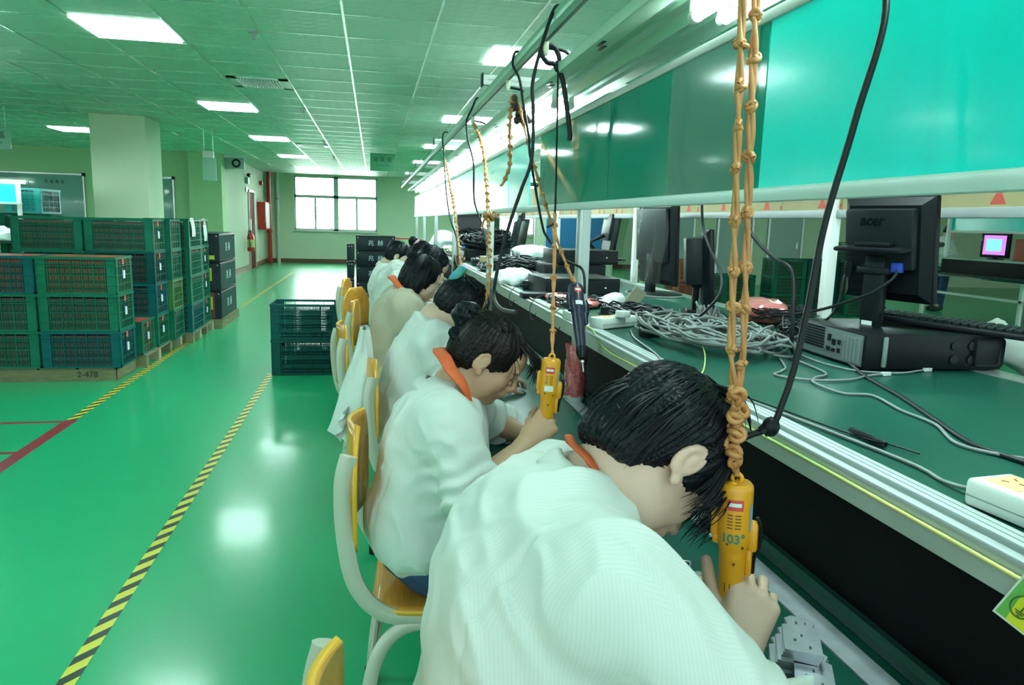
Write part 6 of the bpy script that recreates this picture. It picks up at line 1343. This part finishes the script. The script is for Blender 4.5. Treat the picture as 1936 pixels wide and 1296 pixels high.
# ================================================================ the neighbouring line at right, crates there, left lamp line
def backline(x0, x1, y0, y1, label):
    t = thing('assembly_bench', label, 'workbench', (0, 0, 0))
    MB().box(x0, x1, y0, y1, .72, .75).build('lower_worktop', M_mat, t); MB().box(x0+.35, x1-.35, y0, y1, 1.0, 1.03).build('upper_shelf', mat('pale shelf', (.35, .5, .4), .4), t)
    MB().box(x0+.42, x1-.42, y0, y1, 1.46, 1.5).build('panel_rail', M_white, t); MB().box(x0+.44, x0+.45, y0, y1, 1.5, 1.8).build('screen_panel', M_teal, t)
    MB().box(x0+.34, x0+.36, y0, y1, .76, 1.0).build('back_board', M_void, t)
    n = int((y1-y0)/2.1)+1
    for i in range(n+1):
        y = y0+i*(y1-y0)/n; MB().box(x0+.38, x0+.43, y-.025, y+.025, .75, 1.8).build('post', M_white, t); MB().box(x0+.02, x0+.07, y-.025, y+.025, 0, .72).build('leg', M_white, t)
    MB().box(x0+.02, x0+.05, y0, y1, .42, .46).build('stretcher', M_white, t)
    return t
backline(9.55, 10.75, 3.2, 11.1, 'neighbouring assembly bench at right with monitors on it')
M_orb = mat('orange backs', (.45, .10, .06), .6); M_lit = mat('lit blue screen', (.1, .4, .8), .3, emit=(.12, .55, 1.0), estr=.9); M_litp = mat('lit pink screen', (.6, .2, .5), .3, emit=(.55, .15, .75), estr=.6)
for k, (y, l) in enumerate(((10.3, 'lit monitor with blue and pink picture on the neighbouring line'), (9.2, 'dark square monitor on the neighbouring line'), (8.3, 'dark monitor at the right edge on the neighbouring line'), (7.4, 'dark monitor cut by the right picture edge on the neighbouring line'))):
    t = thing('computer_monitor', l, 'monitor', (10.2, y, 1.03)); MB().rbox(-.05, .0, -.28, .28, .03, .44, .01).build('bezel', M_pc, t); MB().rbox(-.08, .08, -.1, .1, 0, .02, .005).box(-.02, .01, -.03, .03, .01, .06).build('stand', M_pc, t)
    if k == 0: MB().box(-.053, -.0505, -.22, .22, .08, .40).build('screen', M_litp, t); MB().box(-.056, -.0535, -.14, .16, .14, .34).build('picture', M_lit, t)
    else: MB().box(-.053, -.0505, -.24, .24, .06, .41).build('screen', M_scr, t)
for k, y in enumerate((9.75, 8.75, 7.8)): tag(MB().rbox(10.1, 10.35, y-.12, y+.12, 1.03, 1.38, .01).build('orange_crate', M_orb), 'orange bin between monitors on the neighbouring line, %s' % ['left', 'middle', 'right'][k], 'bin')
for k, (x, y, n, m_) in enumerate(((6.9, 11.2, 3, M_cr), (7.52, 11.2, 3, M_crd), (6.2, 11.6, 2, M_cr), (8.14, 11.0, 4, M_cr), (5.3, 11.4, 2, M_cr), (4.7, 10.2, 3, mat('red crate stack', (.42, .09, .05), .6)))):
    for j in range(n):
        crate(x, y, .02+j*PIT, 'crate %s of the %s stack seen under the rail at right' % (['lowest', 'second', 'third', 'top'][j], ['left middle', 'dark middle', 'low', 'tallest', 'lower left', 'red'][k]), m_, 0, 'crates beyond the bench at right', (0, 0), M_cont, .27)
for k, x in enumerate((7.4, 9.0, 10.4)):
    d = link('door_%d' % (k+2), None, None, (x, 16.99, 0)); struct(d); MB().box(-.45, .45, -.03, 0, 0, 2.05).build('door_panel', mat('pale grey door', (.50, .60, .58), .4), d); MB().box(-.5, -.45, -.05, 0, 0, 2.1).box(.45, .5, -.05, 0, 0, 2.1).box(-.5, .5, -.05, 0, 2.05, 2.1).build('door_frame', M_alu, d); MB().box(.3, .36, -.06, -.03, .95, 1.1).build('door_handle', M_alu, d)
t = thing('notice_board', 'blue notice board glimpsed left of the main post', 'board', (5.0, 17.695, 1.25)); MB().box(-.75, .75, -.03, 0, -.45, .45).build('board', mat('blue board', (.04, .22, .50), .5), t); MB().box(-.8, .8, -.02, .0, -.5, .5).build('frame', M_white, t)
t = thing('partition', 'pale low partition behind the blue board', 'partition', (5.0, 17.7, 0)); MB().box(-1.0, 1.0, 0, .06, 0, 1.75).build('panel', M_wall, t); MB().box(-1.04, -1.0, -.01, .07, 0, 1.78).box(1.0, 1.04, -.01, .07, 0, 1.78).build('frame', M_alu, t)
# left lamp line, cut by the picture edge
t = thing('lamp_line', 'short end of another bench with lit tube and cyan panel at the left edge', 'workbench', (0, 0, 0))
X1 = -3.98
MB().rbox(-6.8, X1+.01, 9.50, 9.62, 1.735, 1.76, .003).build('hood', M_olive, t); MB().box(-6.8, X1-.14, 9.60, 9.61, 1.48, 1.70).build('screen_panel', M_teal, t); MB().box(-6.8, X1-.12, 9.57, 9.61, 1.455, 1.48).build('panel_rail', M_white, t)
MB().rbox(X1-.17, X1-.13, 9.58, 9.62, 0, 1.735, .003).build('post', M_white, t); MB().box(-6.8, X1-.1, 9.5, 10.1, 1.0, 1.03).build('shelf', M_mat, t)
MB().cyl((-6.6, 9.54, 1.712), (X1-.04, 9.54, 1.712), .015, n=10).build('tube', M_tube, t); MB().cyl((X1-.04, 9.54, 1.712), (X1-.01, 9.54, 1.712), .017, n=10).build('tube_cap', M_strip2, t)
blob('plastic_bag', 'white and red things heaped at the left picture edge', (-4.35, 9.55, 1.03), .16, M_clr, 12, squ=(1.4, .6, .8), f=14)
bpy.context.view_layer.update()
